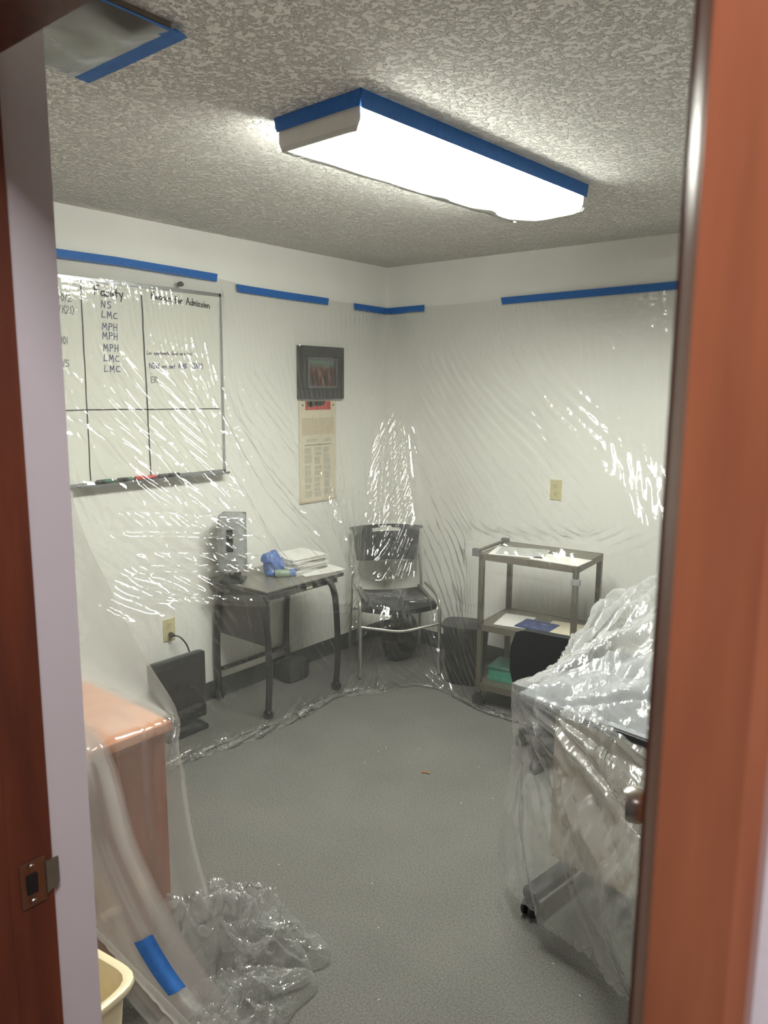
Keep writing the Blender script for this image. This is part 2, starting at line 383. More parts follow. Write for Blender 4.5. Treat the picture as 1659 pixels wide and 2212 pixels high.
# loose film hugging the fixture, sagging a little between its ends
def film_wrap():
    bm = bmesh.new(); rows = []
    pr = [(-hw-.004, -.084), (-hw+.004, -.095), (-.11, -.101), (-.05, -.104), (0, -.105), (.05, -.104), (.11, -.101), (hw-.004, -.095), (hw+.004, -.084)]
    n = 40
    for i in range(n+1):
        y = -hl_-.006 + (2*hl_+.012)*i/n; sag = .006*math.sin(math.pi*i/n) + .0012*math.sin(i*.7)
        rows.append([bm.verts.new((x*(1+.008*math.sin(i*.33+j)), y, z - (sag if 1 < j < 7 else sag*.3) + .0008*math.sin(i*.9+j*1.9))) for j, (x, z) in enumerate(pr)])
    for i in range(n):
        for j in range(len(pr)-1): bm.faces.new((rows[i][j], rows[i][j+1], rows[i+1][j+1], rows[i+1][j]))
    for i, yy in ((0, -hl_-.006), (n, hl_+.006)):
        a = rows[i]; bm.faces.new(a if i else a[::-1])
    mb = MB(); mb.bm = bm; return mb
film_wrap().build('protective_film', M['film'], lt, smooth=60)

# ------------------------------------------------------------------ blue tape strips
def strip_pts(path, wid, nrm_off=.0, jag=.004, upv=(0, 0, 1)):
    bm = bmesh.new(); up_ = Vector(upv); a = []
    n = len(path)
    for i, p in enumerate(path):
        p = Vector(p); j1 = j2 = 0
        d = (Vector(path[min(i+1, n-1)])-Vector(path[max(i-1, 0)])).normalized()
        if i == 0: j1, j2 = -jag*random.random()*2, jag*random.random()*2
        if i == n-1: j1, j2 = jag*random.random()*2, -jag*random.random()*3
        a.append((bm.verts.new(p+d*j1), bm.verts.new(p+d*(j1+j2)/2 - up_*wid/2), bm.verts.new(p+d*j2-up_*wid)))
    for i in range(n-1):
        for k in range(2): bm.faces.new((a[i][k], a[i][k+1], a[i+1][k+1], a[i+1][k]))
    # give the strip its own thickness
    bm.normal_update(); bmesh.ops.solidify(bm, geom=bm.faces[:], thickness=.0006)
    mb = MB(); mb.bm = bm; return mb
def wallline(pts, n=10):
    o = []
    for a, b_ in zip(pts[:-1], pts[1:]):
        for i in range(n): o.append(Vector(a).lerp(Vector(b_), i/n))
    return o + [Vector(pts[-1])]
TW = .039; off = .016
def tape(path, label, wid=TW, upv=(0, 0, 1), mat=None):
    return tag(strip_pts(path, wid, upv=upv).build('masking_tape', M['tape']), label, 'tape', 'blue masking tape strips')
tape(wallline([(off, -2.5, 2.246), (off, -1.95, 2.252), (off, -1.388, 2.243)]), 'long blue tape strip above the whiteboard')
tape(wallline([(off, -1.257, 2.206), (off, -.9, 2.200), (off, -.563, 2.198)]), 'blue tape strip on the left wall, above the framed picture')
tape(wallline([(off, -.337, 2.190), (off, -off, 2.186), (.313, -off, 2.189)]), 'blue tape strip bent around the room corner')
tape(wallline([(.862, -off, 2.196), (1.4, -off, 2.203), (2.2, -off, 2.212)]), 'long blue tape strip on the back wall')
def lpt(x, y, z):
    return Vector((LX + x*math.cos(LR) - y*math.sin(LR), LY + x*math.sin(LR) + y*math.cos(LR), H+z))
tape([lpt(-hw-.012, -hl_-.010, -.001), lpt(-.05, -hl_-.013, -.002), lpt(.06, -hl_-.011, -.001), lpt(hw+.014, -hl_-.012, -.002)], 'blue tape along the near end of the ceiling light', .04)
tape([lpt(hw+.014, -hl_-.008+i*(2*hl_+.016)/12, -.001) for i in range(13)], 'blue tape along the right side of the ceiling light', .047)
tape([lpt(-hw-.014, -hl_-.008+i*(2*hl_+.016)/12, -.001) for i in range(13)], 'blue tape along the left side of the ceiling light', .03)

# ------------------------------------------------------------------ ceiling vent sealed with film
vt = thing('ceiling_vent', (1.545, -3.08, H), 'square ceiling vent sealed under brownish film, edged in blue tape', 'vent')
vm = MB()
for s_ in (-1, 1):
    vm.box((s_*.185, 0, -.006), (.03, .40, .012)); vm.box((0, s_*.185, -.006), (.34, .03, .012))
vm.build('vent_frame', pm('dull_vent_metal', (120, 110, 100), .5), vt)
for k, r_ in enumerate((.15, .11, .07, .03)):
    v = MB()
    for s_ in (-1, 1):
        v.box((s_*r_, 0, -.010-.002*k), (.004, 2*r_, .02)); v.box((0, s_*r_, -.010-.002*k), (2*r_, .004, .02))
    v.build('louver_ring', pm('vent_louver_%d' % k, (92, 84, 78), .5), vt)
fm = MB(); n = 12; g = [[None]*(n+1) for _ in range(n+1)]
for i in range(n+1):
    for j in range(n+1):
        x, y = -.2+.4*i/n, -.2+.4*j/n; e = min(i, j, n-i, n-j)
        g[i][j] = fm.bm.verts.new((x, y, -.018 - (.016+.006*math.sin(i*1.3+j*.7))*min(1, e/2)))
for i in range(n):
    for j in range(n): fm.bm.faces.new((g[i][j], g[i+1][j], g[i+1][j+1], g[i][j+1]))
vf = fm.build('protective_film', M['filmv'], vt, smooth=60)
zt = H-.016
for pth, lb, uv_ in (
    ([(1.345, -2.877, zt), (1.5, -2.876, zt), (1.755, -2.878, zt)], 'blue tape edging the ceiling vent on the room side', (0, -1, .12)),
    ([(1.752, -2.87, zt-.001), (1.752, -3.1, zt), (1.752, -3.29, zt)], 'blue tape edging the ceiling vent on the light side', (1, 0, .12)),):
    tape(pth, lb, .036, upv=tuple(Vector(uv_).normalized()))

# ------------------------------------------------------------------ whiteboard with handwriting
GL = {
 'F': [[(0, 0), (.03, 1)], [(.03, 1), (.6, 1)], [(.02, .55), (.45, .57)]], 'N': [[(0, 0), (.1, 1), (.5, .05), (.65, 1)]],
 'S': [[(.55, .9), (.2, 1), (.05, .75), (.5, .4), (.45, .1), (0, .05)]], 'L': [[(.15, .95), (0, .05), (.55, .1)]],
 'M': [[(0, 0), (.1, .95), (.35, .35), (.6, .95), (.7, 0)]], 'C': [[(.6, .85), (.2, .8), (0, .4), (.15, .08), (.65, .1)]],
 'P': [[(0, 0), (.08, 1)], [(.08, 1), (.5, .9), (.5, .6), (.05, .5)]], 'H': [[(0, 0), (.05, 1)], [(.5, 0), (.55, 1)], [(.02, .5), (.52, .52)]],
 'E': [[(.5, 1), (0, .95), (0, 0), (.55, .03)], [(0, .5), (.4, .5)]], 'R': [[(0, 0), (.05, 1), (.5, .9), (.45, .6), (.05, .5), (.6, 0)]],
 'A': [[(0, 0), (.3, 1), (.6, 0)], [(.12, .4), (.5, .4)]], 'W': [[(0, 1), (.2, 0), (.4, .7), (.6, 0), (.8, 1)]], 'I': [[(.05, 1), (.45, 1)], [(.25, 1), (.25, 0)], [(.05, 0), (.45, 0)]],
 'B': [[(0, 0), (0, 1), (.5, .85), (.05, .5), (.55, .25), (0, 0)]], '(': [[(.3, 1.1), (.05, .6), (.3, -.1)]], ')': [[(.05, 1.1), (.3, .6), (.05, -.1)]],
 '/': [[(0, -.1), (.3, 1.05)]], '1': [[(.1, 0), (.15, 1)]], '0': [[(.25, 1), (.0, .5), (.25, 0), (.5, .5), (.25, 1)]], '2': [[(0, .8), (.3, 1), (.5, .7), (0, 0), (.55, .05)]],
 '5': [[(.5, 1), (.1, .95), (.05, .55), (.45, .5), (.4, .1), (0, .05)]], '3': [[(0, .95), (.4, .9), (.15, .55), (.45, .3), (0, .02)]],
 'a': [[(.45, .5), (.1, .48), (0, .2), (.15, 0), (.45, .15)], [(.45, .52), (.48, 0)]], 'c': [[(.45, .48), (.1, .45), (0, .2), (.15, 0), (.45, .05)]],
 'i': [[(.05, .5), (.05, 0)], [(.05, .75), (.06, .8)]], 'l': [[(.05, 1), (.05, 0)]], 't': [[(.2, .85), (.2, 0)], [(0, .5), (.42, .5)]],
 'y': [[(0, .5), (.2, .1)], [(.45, .55), (.15, -.4)]], 'e': [[(0, .25), (.42, .28), (.3, .5), (.05, .4), (.03, .1), (.42, .03)]], 's': [[(.4, .5), (.05, .42), (.35, .2), (.3, .02), (0, .05)]],
 'o': [[(.2, .5), (0, .25), (.2, 0), (.42, .25), (.2, .5)]], 'n': [[(0, 0), (.02, .5)], [(.02, .35), (.25, .5), (.4, .35), (.4, 0)]], 'f': [[(.4, .95), (.2, .95), (.15, -.1)], [(0, .5), (.38, .5)]],
 'r': [[(0, 0), (.02, .5)], [(.02, .3), (.2, .5), (.35, .45)]], 'd': [[(.4, .4), (.1, .45), (0, .15), (.2, 0), (.4, .15)], [(.42, 1), (.44, 0)]],
 'm': [[(0, 0), (.02, .5)], [(.02, .35), (.2, .5), (.28, 0)], [(.28, .35), (.48, .5), (.55, 0)]], 'u': [[(0, .5), (.05, .08), (.3, .05), (.4, .5)], [(.4, .5), (.44, 0)]],
 'b': [[(0, 1), (.02, 0), (.35, .1), (.38, .4), (.03, .4)]], 'h': [[(0, 1), (.02, 0)], [(.02, .35), (.25, .5), (.4, 0)]], 'v': [[(0, .5), (.2, 0), (.4, .5)]],
 'g': [[(.4, .45), (.05, .4), (.1, .05), (.4, .15)], [(.42, .5), (.4, -.35), (.05, -.35)]], 'p': [[(0, .5), (0, -.4)], [(0, .4), (.35, .45), (.35, .1), (.02, .05)]],
}
def write(name, mat, text, y, z, h, slope=0., gap=.16, wst=.0045, x=.0262):
    """handwriting on the board, one part per word"""
    px = 0.
    for word in text.split(' '):
        mb = MB()
        for ch in word:
            gl = GL[ch]; wd = max(p[0] for s_ in gl for p in s_)
            jx, jz = random.uniform(-.03, .03), random.uniform(-.04, .04)
            for s_ in gl:
                pts = [Vector((x, y+(px+p[0]+jx)*h, z+(p[1]+jz)*h + slope*(px+p[0])*h)) for p in s_]
                for a, b_ in zip(pts[:-1], pts[1:]):
                    d = (b_-a)
                    if d.length < 1e-5: continue
                    d.normalize(); nn = Vector((0, -d.z, d.y))*wst/2; e = d*wst*.4
                    mb.quad([a-e-nn, b_+e-nn, b_+e+nn, a-e+nn])
            px += wd+gap
        px += .55
        if word: mb.build(name, mat, wb)
WY0, WY1, WZ0, WZ1 = -2.59, -1.372, 1.232, 2.146
wb = thing('whiteboard', (0, 0, 0), 'large whiteboard with handwritten columns on the left wall', 'whiteboard')
MB().box((.013, (WY0+WY1)/2, (WZ0+WZ1)/2), (.024, WY1-WY0-.01, WZ1-WZ0-.01)).build('writing_surface', M['board'], wb)
for nm, c, d in (('frame_rail', (.014, (WY0+WY1)/2, WZ1-.009), (.028, WY1-WY0, .018)), ('frame_rail', (.014, WY1-.009, (WZ0+WZ1)/2), (.028, .018, WZ1-WZ0)),
                 ('frame_rail', (.014, WY0+.009, (WZ0+WZ1)/2), (.028, .018, WZ1-WZ0)), ('frame_rail', (.014, (WY0+WY1)/2, WZ0+.009), (.028, WY1-WY0, .018))):
    MB().box(c, d, bevel=.002).build(nm, M['alum'], wb)
MB().prism([(0, -2.21, WZ0), (.062, -2.21, WZ0-.004), (.066, -2.21, WZ0+.008), (.063, -2.21, WZ0+.008), (.058, -2.21, WZ0+.004), (0, -2.21, WZ0+.006)], (0, -1.375+2.21, 0)).build('pen_tray', M['alum'], wb)
MB().lathe([(.011, 0), (.012, .006), (.008, .010)], (.024, -1.619, 2.168), axis=(1, 0, 0), seg=14, sy=1.5).build('hanging_clip', M['dgrey'], wb)
rl = MB()
def rule(p0, p1, wd=.006):
    n = 14; prev = None; d = Vector(p1)-Vector(p0); nn = Vector((0, -d.z, d.y)).normalized()*wd/2
    for i in range(n+1):
        q = Vector(p0).lerp(Vector(p1), i/n) + nn*random.uniform(-.5, .5)
        if prev is not None: rl.quad([prev-nn, q-nn, q+nn, prev+nn])
        prev = q
rule((.0262, -2.138, 2.13), (.0262, -2.142, 1.255), .0055); rule((.0262, -1.838, 2.128), (.0262, -1.828, 1.25), .007)
rule((.0262, -2.56, 1.575), (.0262, -1.40, 1.566), .0055); rule((.0262, -2.42, 2.13), (.0262, -2.43, 1.255), .0055)
rl.build('column_lines', M['ink'], wb)
write('heading_text', M['ink'], 'Facility', -2.075, 2.075, .040, -.02, gap=.13, wst=.0055)
write('heading_text', M['ink'], 'Reason for Admission', -1.785, 2.085, .0325, -.05, gap=.12, wst=.0048)
for t, z in (('NS', 2.022), ('LMC', 1.978), ('MPH', 1.925), ('MPH', 1.885), ('MPH', 1.832), ('LMC', 1.788), ('LMC', 1.74)):
    write('entry_text', M['inkblue'], t, -2.045, z, .031, -.01, gap=.3, wst=.004)
for t, z in (('5/0/2', 2.035), ('5/1(21)', 1.985), ('1/101', 1.855), ('N/S', 1.76)):
    write('date_text', M['inkgrey'], t, -2.262, z, .030, -.01, gap=.10, wst=.0035)
write('entry_text', M['inkgrey'], 'Loc symptomatic blood sure test', -1.822, 1.826, .0165, .02, gap=.10, wst=.003)
write('entry_text', M['inkblue'], 'NEW on set AMB  (INP)', -1.812, 1.762, .0235, .02, gap=.16, wst=.0035)
write('entry_text', M['inkgrey'], 'ER', -1.805, 1.695, .028, 0, gap=.15, wst=.004)
def marker(y0, y1, body, cap, capside, lab):
    yc = (y0+y1)/2; L_ = y1-y0; t = thing('marker_pen', (.044, yc, WZ0+.017), lab, 'marker', 'marker pens on the whiteboard tray')
    yb = (-L_/2, L_/2-.045) if capside > 0 else (-L_/2+.045, L_/2); ca = (L_/2-.05, L_/2) if capside > 0 else (-L_/2, -L_/2+.05)
    MB().lathe([(.006, yb[0]), (.0085, yb[0]+.004), (.0085, yb[1])], axis=(0, 1, 0), seg=14).build('barrel', body, t, smooth=40)
    MB().lathe([(.0095, ca[0]), (.0095, ca[1]-.006), (.007, ca[1])], axis=(0, 1, 0), seg=14).build('cap', cap, t, smooth=40)
marker(-2.125, -2.035, M['black'], M['green'], 1, 'dark marker with a green cap, leftmost on the tray')
marker(-2.015, -1.945, M['green'], M['black'], -1, 'green marker with black ends on the tray')
marker(-1.925, -1.815, M['pink'], M['red'], -1, 'red marker lying on the whiteboard tray')
marker(-1.795, -1.68, M['black'], M['dgrey'], -1, 'black marker at the right end of the row on the tray')

# ------------------------------------------------------------------ picture, calendar, outlets
pf = thing('picture_frame', (0, -.634, 1.763), 'black framed group photo hanging on the left wall above a calendar', 'picture', rz=0)
FW, FH = .376, .306
for c, d in (((.018, 0, FH/2-.03), (.026, FW, .06)), ((.018, 0, -FH/2+.03), (.026, FW, .06)), ((.018, -FW/2+.034, 0), (.026, .068, FH-.12)), ((.018, FW/2-.034, 0), (.026, .068, FH-.12))):
    MB().box(c, d, bevel=.003).build('frame_rail', M['black'], pf)
for c, d in (((.026, 0, .082), (.012, .25, .014)), ((.026, 0, -.082), (.012, .25, .014)), ((.026, -.118, 0), (.012, .014, .152)), ((.026, .118, 0), (.012, .014, .152))):
    MB().box(c, d).build('liner', M['liner'], pf)
MB().box((.018, 0, 0), (.006, .23, .17)).build('photograph', M['photo'], pf)
cl = thing('wall_calendar', (0, -.652, 1.30), 'tall paper wall calendar with a red header below the framed picture', 'calendar')
MB().box((.006, 0, .0), (.003, .316, .60)).build('paper_sheet', M['paper2'], cl)
MB().box((.0085, 0, .272), (.002, .215, .05)).build('header_picture', M['red'], cl)
hb = MB()
for y_, w_ in ((-.03, .12), (.02, .08), (-.07, .06)): hb.prism([(.0098, y_-w_/2, .298), (.0098, y_+w_/2, .298), (.0098, y_+w_/3, .268+random.random()*.012), (.0098, y_-w_/3, .262+random.random()*.01)], (.0004, 0, 0))
hb.build('header_figures', M['blackf'], cl)
MB().box((.0082, 0, .15), (.001, .27, .10)).build('notice_text', M['print2'], cl)
MB().box((.0082, -.055, .068), (.001, .09, .016)).build('title_text', M['print'], cl); MB().box((.0082, .08, .066), (.001, .06, .02)).build('title_text', M['print'], cl)
MB().box((.0082, .0, .040), (.001, .23, .004)).build('title_rule', M['dgrey'], cl)
for i in range(3):
    tb = MB(); z = .025; x_ = -.085+.08*i
    while z > -.255:
        hh = random.uniform(.018, .05); w_ = random.uniform(.045, .062); tb.box((.0082, x_+(w_-.06)/2, z-hh/2), (.001, w_, hh)); z -= hh+random.uniform(.004, .012)
    tb.build('text_column', M['print'], cl)
MB().box((.009, 0, -.298), (.006, .318, .010)).build('bottom_bar', M['print2'], cl)
for y_ in (-.13, .13): MB().lathe([(.006, 0), (.005, .004)], (.008, y_, .275), axis=(1, 0, 0), seg=10).build('pin', M['dgrey'], cl)

def outlet(name, loc, rz, lab):
    t = thing(name, loc, lab, 'outlet', rz=rz)
    MB().box((0, -.003, 0), (.070, .006, .115), bevel=.002).build('cover_plate', M['ivory'], t)
    for dz in (-.024, .024):
        rc = MB().lathe([(.017, 0), (.0165, .0025)], (0, -.006, dz), axis=(0, -1, 0), seg=20, power=3).build('receptacle', M['ivory'], t)
        sm = MB()
        for x_ in (-.0065, .0065): sm.box((x_, -.0088, dz+.004), (.0022, .0012, .009))
        sm.lathe([(.0026, 0), (.0026, .001)], (0, -.0084, dz-.008), axis=(0, -1, 0), seg=8)
        sm.build('slots', M['black'], t)
    MB().lathe([(.0035, 0), (.003, .0012)], (0, -.006, 0), axis=(0, -1, 0), seg=10).build('screw', M['ivory'], t)
    return t
outlet('wall_outlet', (1.25, 0, 1.113), 0, 'ivory outlet high on the back wall, nothing plugged in')
outlet('wall_outlet', (0, -1.744, .455), R(90), 'ivory outlet low on the left wall with a black plug')
pc = thing('power_cord', (.0, -1.74, .43), 'black plug and cord hanging from the low wall outlet', 'cord')
MB().lathe([(.013, 0), (.014, .012), (.008, .03), (.004, .034)], (.009, -.002, .0), axis=(1, 0, 0), seg=14).build('plug', M['black'], pc, smooth=40)
MB().tube(smoothline([(.038, 0, 0), (.06, .02, -.01), (.075, .045, -.05), (.085, .06, -.11), (.09, .065, -.17), (.09, .06, -.26), (.10, .03, -.40), (.13, .0, -.424)], 6), .0042, 8).build('cord', M['black'], pc, smooth=60)

# ------------------------------------------------------------------ black flat device on the floor
dv = thing('panel_device', (.20, -1.845, 0), 'black flat panel device standing on the floor below the outlet', 'device', rz=0)
MB().box((0, 0, .21), (.045, .31, .34), bevel=.010).build('panel', M['black'], dv, smooth=40)
MB().box((.0245, 0, .21), (.004, .26, .28), bevel=.001).build('front_inset', M['blackm'], dv)
MB().box((-.01, 0, .375), (.02, .27, .012), bevel=.003).build('top_vent', M['dgrey'], dv)
MB().box((0, 0, .012), (.16, .24, .024), bevel=.006).build('foot_base', M['black'], dv)
MB().box((0, 0, .036), (.04, .08, .03)).build('neck', M['black'], dv)

# ------------------------------------------------------------------ small training table by the left wall
tb = thing('side_table', (.235, -1.21, 0), 'small dark table on casters with papers, by the left wall', 'table', rz=0)
TH = .68
MB().box((0, 0, TH-.0125), (.45, .56, .025), bevel=.003).build('table_top', M['laminate'], tb)
MB().box((0, 0, TH-.0135), (.455, .566, .016), bevel=.003).build('edge_band', M['black'], tb)
MB().box((-.0, -.235, TH-.17), (.38, .014, .27), bevel=.003).build('modesty_panel', M['walnut'], tb)
def tleg(x, y, sx):
    m_ = MB()
    pth = smoothline([(x, y, .05), (x+sx*.012, y, .22), (x+sx*.004, y, .42), (x-sx*.012, y, .55), (x-sx*.03, y+(-.02 if y > 0 else .02), .62), (x-sx*.045, y+(-.10 if y > 0 else .10), .652)], 6)
    m_.tube(pth, .019, 10, flat=.8); return m_
for x, y, s_ in ((.195, -.255, 1), (.195, .255, 1), (-.195, -.255, -1), (-.195, .255, -1)):
    lg = tleg(x, y, s_).build('leg', M['blackm'], tb, smooth=50)
    cs = MB()
    for d in (-.010, .010): cs.lathe([(.0, 0), (.024, 0), (.026, .004), (.024, .010), (0, .010)], (x, y+d-.005, .026), axis=(0, 1, 0), seg=18)
    cs.box((x, y, .045), (.02, .03, .02), bevel=.004)
    cs.build('caster', M['black'], lg, smooth=40)
for x in (-.195, .195): MB().box((x, 0, TH-.04), (.03, .50, .03), bevel=.003).build('side_rail', M['blackm'], tb)
MB().box((0, .2, TH-.045), (.38, .03, .03), bevel=.003).build('cross_rail', M['blackm'], tb)
MB().box((-.195, 0, .17), (.02, .47, .02), bevel=.003).build('stretcher', M['blackm'], tb)
MB().box((.2125, .03, TH-.037), (.003, .045, .018)).build('paper_tag', M['paper2'], tb)

# soap / sanitiser dispenser standing on the table
sd = thing('dispenser', (.165, -1.455, TH), 'tall grey sanitizer dispenser with dark window standing on the table', 'dispenser', rz=R(38))
MB().lathe([(.040, .055), (.066, .06), (.070, .08), (.070, .32), (.066, .348), (.055, .356), (0, .358)], seg=36, sx=1., sy=.82, power=3.6).build('housing', M['grey'], sd, smooth=50)
MB().box((0, .062, .20), (.124, .02, .31), bevel=.006).build('back_plate', M['dgrey'], sd)
MB().box((.0, -.0585, .225), (.034, .006, .115), bevel=.003).build('level_window', M['black'], sd)
MB().box((.0, -.0585, .09), (.05, .006, .010), bevel=.002).build('nozzle_guard', M['alum'], sd)
MB().lathe([(.008, .04), (.010, .056)], (0, -.02, 0), seg=12).build('nozzle', M['white_metal'], sd)
MB().box((0, .0, .007), (.12, .13, .014), bevel=.004).build('drip_tray', M['black'], sd)
MB().box((0, .055, .05), (.06, .02, .09), bevel=.004).build('stand_post', M['dgrey'], sd)

# crumpled blue bag, bottle, papers
def lump(name, c, r_, mat, label, cat, seed, sub=4, amp=.35):
    rs = np.random.RandomState(seed)
    bm = bmesh.new(); bmesh.ops.create_icosphere(bm, subdivisions=sub, radius=1.)
    sites = rs.normal(size=(46, 3)); sites /= np.linalg.norm(sites, axis=1)[:, None]; hv = rs.uniform(1-amp, 1+amp*.3, 46)
    for v in bm.verts:
        d = np.linalg.norm(sites-np.array(v.co), axis=1); k = np.argsort(d)[:2]
        f = hv[k[0]] + (d[k[1]]-d[k[0]])*.5*amp
        v.co = Vector((v.co.x*r_[0]*f, v.co.y*r_[1]*f, max(v.co.z*r_[2]*f, -r_[2]*.72)))
    mb = MB(); mb.bm = bm
    o = mb.build(name, mat, smooth=30); o.location = c; return tag(o, label, cat)
bg = lump('plastic_bag', (.225, -1.235, TH+.062), (.055, .062, .085), M['blue'], 'crumpled blue plastic bag on the table beside the papers', 'bag', 3)
bt = thing('bottle', (.31, -1.215, TH+.022), 'small bottle with blue end lying on the table front', 'bottle', rz=R(52))
MB().lathe([(.0, -.06), (.020, -.06), (.021, -.055), (.021, .02), (.018, .035)], axis=(1, 0, 0), seg=18).build('body', pm('pale_green_plastic', (132, 152, 130), .3), bt, smooth=40)
MB().lathe([(.0205, .0), (.0212, .002), (.0212, .03), (.018, .036), (0, .036)], (.016, 0, 0), axis=(1, 0, 0), seg=18).build('cap', M['blue'], bt, smooth=40)
for k, (dz, rz_, lab) in enumerate(((.0, 4, 'lowest bundle of white papers in the pile on the table'), (.024, -5, 'second bundle of white papers in the pile on the table'), (.046, 7, 'third bundle of white papers in the pile on the table'), (.068, -2, 'topmost bundle of white papers in the pile on the table'))):
    mb = MB(); n = 10
    for i in range(n): mb.box((random.uniform(-.006, .006), random.uniform(-.006, .006), .001+i*.0021), (.21, .28-.01*k, .0015), rz=R(random.uniform(-2, 2)))
    o = mb.build('paper_bundle', M['paper']); o.location = (.225+.008*(k % 2), -1.055, TH+dz); o.rotation_euler = (0, R(1.2 if k == 3 else 0), R(rz_)); tag(o, lab, 'papers', 'paper bundles on the side table')
mb = MB(); n = 8
vs = [[mb.bm.verts.new((-.1+.2*i/n, -.13+.26*j/n, .002+.006*max(0, (j-5))/3*(i/n))) for j in range(n+1)] for i in range(n+1)]
for i in range(n):
    for j in range(n): mb.bm.faces.new((vs[i][j], vs[i+1][j], vs[i+1][j+1], vs[i][j+1]))
mb.bm.normal_update(); bmesh.ops.solidify(mb.bm, geom=mb.bm.faces[:], thickness=.001)
o = mb.build('paper_sheet', M['paper']); o.location = (.325, -1.0, TH+.001); o.rotation_euler = (0, 0, R(-14)); tag(o, 'loose white sheet at the right edge of the side table', 'paper')

# low black case under the table
o = MB().box((0, 0, .06), (.14, .17, .12), bevel=.035).build('black_case', M['blackf'], smooth=50); o.location = (.12, -1.0, 0)
tag(o, 'soft black case on the floor behind the side table legs', 'case')

# ------------------------------------------------------------------ stacking chair in the corner
cf = Vector((.755, -.656, 0)); ca = math.atan2(cf.y, cf.x)
ch = thing('stacking_chair', (.418, -.43, 0), 'black stacking chair with silver tube legs in the corner', 'chair', rz=ca)  # local +x faces forward
SW = .235
# seat: slightly dished shell with rounded front lip
def shell(fn, nu, nv, t, parent, name, mat):
    mb = MB(); v = [[mb.bm.verts.new(fn(i/nu, j/nv)) for j in range(nv+1)] for i in range(nu+1)]
    for i in range(nu):
        for j in range(nv): mb.bm.faces.new((v[i][j], v[i+1][j], v[i+1][j+1], v[i][j+1]))
    bmesh.ops.recalc_face_normals(mb.bm, faces=mb.bm.faces[:]); bmesh.ops.solidify(mb.bm, geom=mb.bm.faces[:], thickness=t)
    return mb.build(name, mat, parent, smooth=45)
def seat_fn(u, v):
    y = (v-.5)*2; x = -.19 + u*.40 + .05*(1-y*y)*u
    return Vector((x, y*(.205+.015*u), .445 - .012*(1-y*y) - .02*max(0, u-.75)**1.2*4 - .012*(1-u)))
shell(seat_fn, 14, 14, .03, ch, 'seat', M['shell'])
def back_fn(u, v):
    y = (v-.5)*2; z = .60+u*.21
    wdt = .19 + .03*u + (.018 if u > .9 else 0)
    return Vector((-.225 - .05*u - .03*(1-y*y), y*wdt, z + .012*(1-y*y)*u))
mb = MB(); nu, nv = 20, 24
gv = [[mb.bm.verts.new(back_fn(i/nu, j/nv)) for j in range(nv+1)] for i in range(nu+1)]
for i in range(nu):
    for j in range(nv):
        u, v_ = (i+.5)/nu, (j+.5)/nv
        if ((u-.86)/.07)**2 + ((v_-.5)/.22)**2 < 1: continue     # hand slot
        mb.bm.faces.new((gv[i][j], gv[i+1][j], gv[i+1][j+1], gv[i][j+1]))
bmesh.ops.recalc_face_normals(mb.bm, faces=mb.bm.faces[:]); bmesh.ops.solidify(mb.bm, geom=mb.bm.faces[:], thickness=.012)
mb.build('backrest', M['shell'], ch, smooth=45)
for s_ in (-1, 1):
    y = s_*SW
    MB().tube(smoothline([(.225, y, .008), (.222, y, .25), (.215, y, .40), (.19, y, .455), (.12, y, .47), (-.02, y*.99, .472), (-.12, y*.97, .475)], 6), .0115, 10).build('front_leg', M['chrome'], ch, smooth=60)
    MB().tube(smoothline([(-.30, y*.98, .008), (-.27, y*.97, .25), (-.235, y*.95, .45), (-.235, y*.92, .58), (-.262, y*.9, .72), (-.272, y*.9, .78)], 6), .0105, 10).build('rear_leg', M['chrome'], ch, smooth=60)
MB().tube(smoothline([(.222, -SW, .315), (.232, -.14, .302), (.242, 0, .285), (.232, .14, .302), (.222, SW, .315)], 6), .009, 10).build('front_stretcher', M['chrome'], ch, smooth=60)
MB().tube([(-.268, -SW*.97, .28), (-.268, SW*.97, .28)], .009, 10).build('rear_stretcher', M['chrome'], ch, smooth=60)
for s_ in (-1, 1): MB().box((0, s_*.19, .452), (.30, .022, .014), bevel=.003).build('seat_bracket', M['dgrey'], ch)

o = lump('black_bag', (.36, -.30, .125), (.10, .15, .17), M['blackf'], 'black bag on the floor behind the corner chair', 'bag', 11, 4, .15)
wbk = thing('wastebasket', (.91, -.375, 0), 'black plastic wastebasket between the corner chair and the cart', 'wastebasket', rz=R(20))
MB().lathe([(.0, .004), (.095, .004), (.10, 0), (.105, .02), (.128, .33), (.136, .335), (.136, .345), (.126, .345), (.10, .02), (0, .014)], seg=36, sx=1., sy=.78, power=3.5).build('bucket', M['black'], wbk, smooth=40)
MB().lathe([(.137, .33), (.140, .336), (.137, .347), (.132, .347)], seg=36, sx=1., sy=.78, power=3.5).build('rim', M['black'], wbk, smooth=40)

